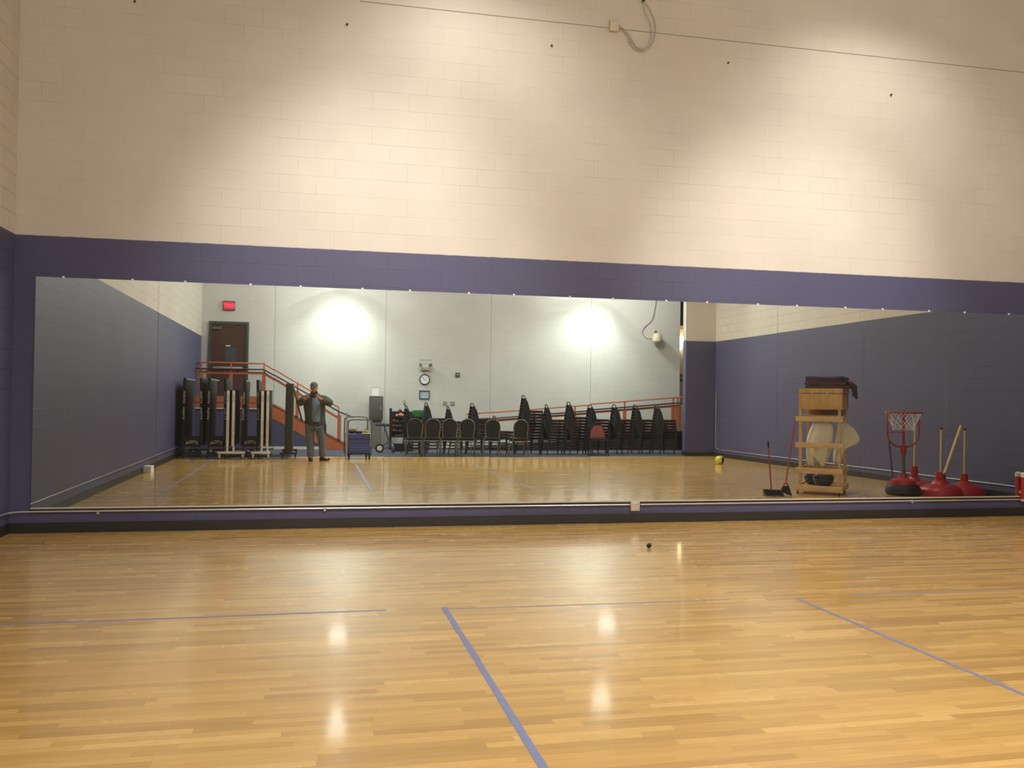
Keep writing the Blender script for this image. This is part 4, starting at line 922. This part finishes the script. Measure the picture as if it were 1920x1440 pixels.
for s_, nm in ((-1, 'L'), (1, 'R')):
    fx = -0.075 if s_ < 0 else 0.20
    p_.add('hip' + nm, (0.01 + s_ * 0.098, 0, 0.80), 0.135, 'pel').add('th' + nm, (0.01 + s_ * 0.105 + fx * .1, 0.01, 0.68), 0.118, 'hip' + nm).add('kn' + nm, (fx * 0.75 + s_ * 0.03, 0.02, 0.50), 0.098, 'th' + nm).add('ca' + nm, (fx * 0.9 + s_ * .01, 0.0, 0.30), 0.088, 'kn' + nm).add('an' + nm, (fx, 0.005, 0.055), 0.084, 'ca' + nm)
mesh_obj('jeans', skinned(p_.v, p_.e, p_.r, 2), 'jeans', man)
for s_, nm in ((-1, 'L'), (1, 'R')):
    fx = -0.075 if s_ < 0 else 0.20
    td = Vector((0.02, 0.16, 0)) if s_ < 0 else Vector((0.16, 0.11, 0))
    b = MB(); b.ball((0, 0, 0), 1.0, u=16, v=10)
    d = td.normalized(); n_ = Vector((-d.y, d.x, 0))
    for v in b.bm.verts:
        z = max(v.co.z, -0.55) ; v.co = Vector((fx, -0.01, 0)) + d * (0.055 + v.co.x * 0.15) + n_ * (v.co.y * 0.052) + Vector((0, 0, 0.036 + z * 0.065 * (1 - 0.35 * max(0, v.co.x))))
    b.build('boot', 'boot', man)
MB().box(0.20, 0.27, -0.02, 0.07, 0.66, 0.84, bev=0.02).cyl((0.24, 0.05, 0.62), (0.24, 0.05, 0.66), 0.03, 10).build('tool_pouch', 'boot', man)
ph = empty('phone', (0.04 + PX, -10.72 + PY, 1.468), rz=-0.12, label='phone held up in both hands of the man', cat='phone')
MB().box(-0.069, 0.069, -0.004, 0.004, -0.0335, 0.0335, bev=0.003).build('phone_body', 'black', ph)
MB().cyl((0.055, 0.003, 0.022), (0.055, 0.0055, 0.022), 0.005, 10).build('phone_lens', 'glassy', ph)

# ================================================================== WOODEN RACK BY THE RIGHT
rk = empty('wooden_rack', (7.68, -3.0, 0), rz=0, label='rolling pine and plywood rack with purple mats on top', cat='rack')
ang = math.radians(40); rk.rotation_euler = (0, 0, ang)   # front edge direction; depth runs toward -y
W, D_ = 0.70, 0.78
def rb(nm, m_, *boxes, par=None):
    q = MB()
    for bx_ in boxes: q.box(*bx_, bev=0.003)
    return q.build(nm, m_, par or rk)
for (x, y) in ((0.03, -0.045), (0.63, -0.045), (0.03, -D_ + 0.01), (0.63, -D_ + 0.01)):
    rb('post', 'pine', (x, x + 0.045, y - 0.045, y, 0.10, 1.70))
for z0_, z1_ in ((0.05, 0.145), (0.335, 0.425), (0.75, 0.832), (1.175, 1.258)):
    rb('rail', 'pine', (-0.015, 0.715, -0.002, 0.018, z0_, z1_))
for z0_, z1_ in ((0.05, 0.145), (0.335, 0.425)):
    rb('side_rail', 'pine', (0.676, 0.694, -D_, -0.004, z0_, z1_)); rb('side_rail', 'pine', (0.010, 0.028, -D_, -0.004, z0_, z1_))
    rb('rail', 'pine', (0.0, 0.70, -D_ - 0.055, -D_ - 0.037, z0_, z1_))
rb('base_board', 'ply', (0.03, 0.675, -D_, -0.05, 0.105, 0.125))
MB().box(0.03, 0.67, -D_ - 0.03, -0.05, 1.265, 1.28).build('shelf_board', 'ply', rk)
bx = rb('plywood_box', 'ply', (0.045, 0.70, -D_, 0.012, 1.37, 1.625))
rb('lid', 'ply', (0.04, 0.706, -D_ - 0.005, 0.017, 1.632, 1.708), par=bx)
for x in (0.235, 0.475):
    MB().box(x - 0.02, x + 0.02, 0.018, 0.024, 1.60, 1.635).build('hinge', 'alu', bx)
rb('back_panel', 'ply', (0.07, 0.66, -D_ + 0.02, -D_ + 0.035, 1.28, 1.37))
for (x, y) in ((0.02, -0.04), (0.66, -0.04), (0.02, -0.70), (0.66, -0.70)):
    w_ = MB(); w_.tube([(x - 0.012, y, 0.025), (x + 0.012, y, 0.025)], 0.025, 12); w_.box(x - 0.016, x + 0.016, y - 0.014, y + 0.014, 0.025, 0.05); w_.build('caster', 'rubber', rk)
MB().cyl((0.71, -0.62, 1.06), (0.76, -0.62, 1.06), 0.045, 12).build('round_knob', 'boot', rk)
def on_rack(x, y, z): 
    c_, s_ = math.cos(ang), math.sin(ang); return (7.68 + c_ * x - s_ * y, -3.0 + s_ * x + c_ * y, z)
# cushions on the rack top
def soft_mat(name, x0, x1, y0, y1, th, loc, rz, m_, lab, droop=0.0, edge=0.02):
    b_ = MB(); b_.box(x0, x1, y0, y1, 0, th)
    bmesh.ops.subdivide_edges(b_.bm, edges=b_.bm.edges[:], cuts=7, use_grid_fill=True)
    for v in b_.bm.verts:
        if v.co.x > x1 * 0.45: v.co.z -= droop * ((v.co.x - x1 * 0.45) / (x1 * 0.55)) ** 2
        v.co.z += 0.006 * math.sin(v.co.x * 11 + z_seed) * math.sin(v.co.y * 7) * (1 if v.co.z > th / 2 else 0)
        v.co.y += 0.006 * math.sin(v.co.x * 17 + z_seed * 3)
    o = b_.build(name, m_); o.location = loc; o.rotation_euler = (0, 0, rz)
    md = o.modifiers.new('b', 'BEVEL'); md.width = edge; md.segments = 3; md.limit_method = 'ANGLE'
    tag(o, lab, 'mat', 'soft mats piled on the rack'); return o
zz_ = 1.711; z_seed = 0
for q, (mm, th, xs, lab, dr) in enumerate([('plum', 0.05, (-0.27, 0.42), 'dark plum mat lowest in the pile on the rack', 0.045), ('plum', 0.045, (-0.28, 0.36), 'dark plum mat in the middle of the pile on the rack', 0.0), ('plum', 0.03, (-0.26, 0.30), 'dark plum mat just below the purple one on the rack', 0.0), ('purple', 0.045, (-0.25, 0.30), 'purple mat on top of the pile on the rack', 0.0)]):
    z_seed = q * 1.3
    lx = on_rack(0.40, -0.35, zz_); soft_mat('soft_mat', xs[0], xs[1], -0.33, 0.33, th, lx, ang + 0.02 * q, mm, lab, dr * 0 + (0.0), 0.012)
    zz_ += th + 0.007
# hanging end of the mats over the right side
t = empty('draped_blanket', (0, 0, 0), label='dark plum blanket hanging over the right side of the rack box', cat='blanket')
b = MB(); rnd = random.Random(5)
nx, ny = 10, 12; G = []
for i in range(nx + 1):
    for j_ in range(ny + 1):
        y = -0.72 + 0.64 * j_ / ny; s_ = i / nx
        ll = 0.17 + 0.08 * math.sin(j_ * 1.1) + 0.10 * (1 - j_ / ny); a = s_ * ll
        x = 0.72 + min(a, 0.10) * 1.1 + 0.015 * math.sin(j_ * 1.7) * s_; z = 1.83 - max(0, a - 0.03) * 0.95
        G.append(b.bm.verts.new(on_rack(x, y, z)))
for i in range(nx):
    for j_ in range(ny): b.bm.faces.new((G[i * (ny + 1) + j_], G[i * (ny + 1) + j_ + 1], G[(i + 1) * (ny + 1) + j_ + 1], G[(i + 1) * (ny + 1) + j_]))
o = b.build('blanket_cloth', 'plum', t); md = o.modifiers.new('s', 'SOLIDIFY'); md.thickness = 0.02; md.offset = 0
# canvas bags inside the rack
def blob(name, c, rx, ry, rz_, m_, parent=None, amp=0.08, seed=0, u=24, v=18):
    r2 = random.Random(seed); ph_ = [r2.uniform(0, 6) for _ in range(6)]
    b_ = MB(); b_.ball((0, 0, 0), 1, u=u, v=v)
    for vv in b_.bm.verts:
        d_ = vv.co.normalized(); k_ = 1 + amp * (math.sin(3 * d_.x + ph_[0] + 2 * d_.z) * math.sin(4 * d_.z + ph_[1]) + 0.6 * math.sin(7 * d_.x + ph_[2]) * math.sin(6 * d_.y + ph_[3]))
        vv.co = Vector((d_.x * rx, d_.y * ry, d_.z * rz_)) * k_
        if vv.co.z < -rz_ * 0.8: vv.co.z = -rz_ * 0.8
    o = b_.build(name, m_, parent); o.location = c; return o
def bag(name, prof, y0, depth, m_, lab, xoff=0, nfold=5, seed=0):
    """cloth bag: horizontal sections (z, xmin, xmax) lofted into a closed, softly folded body"""
    r2 = random.Random(seed); p1 = r2.uniform(0, 6); b_ = MB(); seg = 28; rings = []
    for (z, xa, xb_) in prof:
        ring = []
        for q in range(seg):
            a = 2 * PI * q / seg; cxm = (xa + xb_) / 2; hw = (xb_ - xa) / 2
            f = 1 + 0.22 * math.sin(nfold * a + p1 + z * 4) * min(1, hw / 0.1)
            hwf = hw * (1 + 0.08 * math.sin(nfold * a + p1 + z * 4))
            ring.append(b_.bm.verts.new(on_rack(cxm + hwf * math.cos(a), y0 + depth * f * math.sin(a) * min(1, hw / 0.12), z)))
        rings.append(ring)
    for A, B in zip(rings, rings[1:]):
        for q in range(seg): b_.bm.faces.new((A[q], A[(q + 1) % seg], B[(q + 1) % seg], B[q]))
    b_.bm.faces.new(rings[0][::-1]); b_.bm.faces.new(rings[-1])
    o = b_.build(name, m_); tag(o, lab, 'bag', 'cream cloth bags in the rack')
    md = o.modifiers.new('s', 'SUBSURF'); md.levels = 1; md.render_levels = 1
    return o
bag('cloth_bag', [(0.44, 0.36, 0.40), (0.50, 0.33, 0.43), (0.58, 0.26, 0.47), (0.66, 0.19, 0.50), (0.80, 0.14, 0.54), (0.95, 0.17, 0.56), (1.08, 0.22, 0.56), (1.17, 0.26, 0.54)], -0.20, 0.09, 'bag', 'large cream cloth bag hanging in the middle of the rack', seed=1)
bag('cloth_bag', [(0.43, 0.14, 0.26), (0.50, 0.10, 0.30), (0.60, 0.09, 0.27), (0.72, 0.09, 0.20), (0.83, 0.085, 0.22), (0.92, 0.11, 0.24), (1.05, 0.15, 0.28), (1.16, 0.20, 0.30)], -0.38, 0.10, 'bag', 'narrow cream cloth bag at the left side of the rack', seed=2)
bag('cloth_bag', [(0.46, 0.50, 0.62), (0.62, 0.50, 0.66), (0.74, 0.52, 0.70), (0.80, 0.53, 0.88), (0.88, 0.55, 0.95), (0.98, 0.56, 0.90), (1.10, 0.57, 0.80), (1.18, 0.57, 0.68)], -0.48, 0.12, 'bag', 'cream cloth bag bulging out of the right side of the rack', seed=3)
o = blob('exercise_ball', on_rack(0.38, -0.28, 0.245), 0.17, 0.17, 0.145, 'ballB', amp=0.0); tag(o, 'shiny dark blue ball at the bottom right of the rack', 'ball', 'dark balls at the rack bottom')
o = blob('exercise_ball', on_rack(0.165, -0.50, 0.235), 0.125, 0.14, 0.13, 'ballB', amp=0.0, seed=4); tag(o, 'matt dark ball at the bottom left of the rack', 'ball', 'dark balls at the rack bottom')
# ---------------- broom and dustpan
t = empty('dustpan', (7.10, -2.66, 0), rz=0.25, label='black upright dustpan with a dark red handle left of the rack', cat='dustpan')
MB().prism([(-0.12, 0.0), (0.15, 0.0), (0.14, 0.085), (-0.135, 0.095)], 'Y', -0.16, -0.15).box(-0.12, 0.15, -0.15, 0.07, 0.0, 0.006).prism([(-0.155, 0.0), (-0.155, 0.095), (0.07, 0.01), (0.07, 0.0)], 'X', -0.13, -0.122).prism([(-0.155, 0.0), (-0.155, 0.095), (0.07, 0.01), (0.07, 0.0)], 'X', 0.142, 0.15).build('pan', 'black', t, smooth=False)
MB().tube([(0.0, -0.15, 0.07), (-0.055, -0.15, 0.80)], 0.011, 8).build('handle', 'redm', t); MB().tube([(-0.053, -0.15, 0.75), (-0.06, -0.15, 0.86)], 0.014, 8).build('grip', 'black', t)
t = empty('broom', (7.28, -2.62, 0), label='angled broom with red handle leaning on the wooden rack', cat='broom')
MB().tube([(0.0, 0, 0.20), (0.28, -0.22, 1.19)], 0.012, 8).build('handle', 'redm', t)
MB().tube([(-0.045, 0, 0.145), (-0.03, 0, 0.19), (0.0, 0, 0.215), (0.03, 0, 0.19), (0.04, 0, 0.15)], 0.014, 6).build('collar', 'red', t)
MB().prism([(-0.05, 0.155), (0.045, 0.165), (0.10, 0.005), (-0.08, 0.07)], 'Y', -0.025, 0.025).build('bristles', 'bristle', t, smooth=False)
# ---------------- mini hoop
hx, hy = 9.39, -2.65
t = empty('toy_hoop', (hx, hy, 0), label='red mini basketball hoop with white net on a black base', cat='basketball hoop')
MB().lathe([(0.24, 0.0), (0.27, 0.03), (0.27, 0.11), (0.23, 0.17), (0.10, 0.19)], seg=26).build('base', 'black', t)
MB().lathe([(0.20, 0.165), (0.19, 0.24), (0.07, 0.28), (0.06, 0.34)], seg=20).build('base_cap', 'red', t)
MB().tube([(0, 0, 0.3), (0, 0, 0.72)], 0.032, 10).build('pole', 'greym', t)
MB().tube([(0, 0, 0.66), (0, 0, 1.36)], 0.024, 10).lathe([(0.05, 0.66), (0.05, 0.80)], seg=12).build('upper_pole', 'redm', t)
ring = [(0.28 * math.cos(2 * PI * q / 32), 0.0 + 0.28 * math.sin(2 * PI * q / 32), 1.335) for q in range(32)]
MB().tube(ring, 0.013, 8, closed=True).build('rim', 'redm', t)
MB().tube(smooth_pts([(-0.285, 0, 1.33), (-0.29, 0, 1.05), (-0.27, 0, 0.90), (-0.16, 0, 0.80), (0, 0, 0.77), (0.16, 0, 0.80), (0.27, 0, 0.90), (0.29, 0, 1.05), (0.285, 0, 1.33)], 4), 0.013, 8).tube([(-0.27, 0, 0.99), (-0.22, 0.01, 1.01), (-0.02, 0.01, 1.01)], 0.008, 6).build('hoop_frame', 'redm', t)
b = MB(); NN = 12
lv = [(0.265, 1.325), (0.235, 1.24), (0.19, 1.16), (0.165, 1.10), (0.155, 1.05)]
for q in range(NN):
    for i in range(len(lv) - 1):
        for dlt in (0.5, -0.5):
            a0 = 2 * PI * (q + (i % 2) * 0.5) / NN; a1 = a0 + 2 * PI * dlt / NN
            b.tube([(lv[i][0] * math.cos(a0), lv[i][0] * math.sin(a0), lv[i][1]), (lv[i + 1][0] * math.cos(a1), lv[i + 1][0] * math.sin(a1), lv[i + 1][1])], 0.0045, 4)
b.build('net', 'net', t)
MB().tube([(-0.26, 0.0, 0.86), (-0.19, 0.0, 0.30)], 0.010, 6).tube([(0.02, -0.02, 0.65), (0.06, -0.02, 0.28)], 0.010, 6).build('brace', 'black', t)
# ---------------- red weighted bases with poles
def red_base(x, y, r, h1, h2, pole, lab, diag=None, rcone=0.06):
    t = empty('pole_base', (x, y, 0), label=lab, cat='pole base', group='red plastic bases with poles')
    MB().lathe([(r, 0.0), (r, 0.07), (r * 0.93, 0.12), (r * 0.72, 0.165), (rcone * 1.7, 0.19), (rcone * 1.25, h1), (rcone, h1 + 0.01), (rcone * 0.9, h2)], seg=28).build('weighted_base', 'red', t)
    if pole:
        MB().tube([(0, 0, h2 - 0.02), (0.01, 0, pole)], 0.016, 10).build('pole', 'yellow', t); MB().cyl((0.01, 0, pole), (0.01, 0, pole + 0.03), 0.020, 10).build('pole_cap', 'black', t)
    return t
red_base(9.93, -3.10, 0.36, 0.24, 0.43, 1.15, 'red pole base behind the mini hoop, with an upright yellow pole')
red_base(9.97, -2.50, 0.34, 0.24, 0.38, 1.07, 'red pole base in the middle, with a leaning pole beside it', rcone=0.085)
red_base(10.40, -2.48, 0.31, 0.22, 0.35, 1.06, 'red pole base nearest the right wall, with an upright yellow pole')
t = empty('leaning_pole', (9.95, -2.38, 0.0), label='thick yellow pole leaning from the middle base to the right one', cat='pole')
MB().tube([(0.0, 0.0, 0.36), (0.42, -0.14, 1.13)], 0.023, 10).build('pole', 'yellow', t); MB().tube([(-0.004, 0.0, 0.35), (0.01, -0.004, 0.38)], 0.026, 10).build('sleeve', 'tan', t)
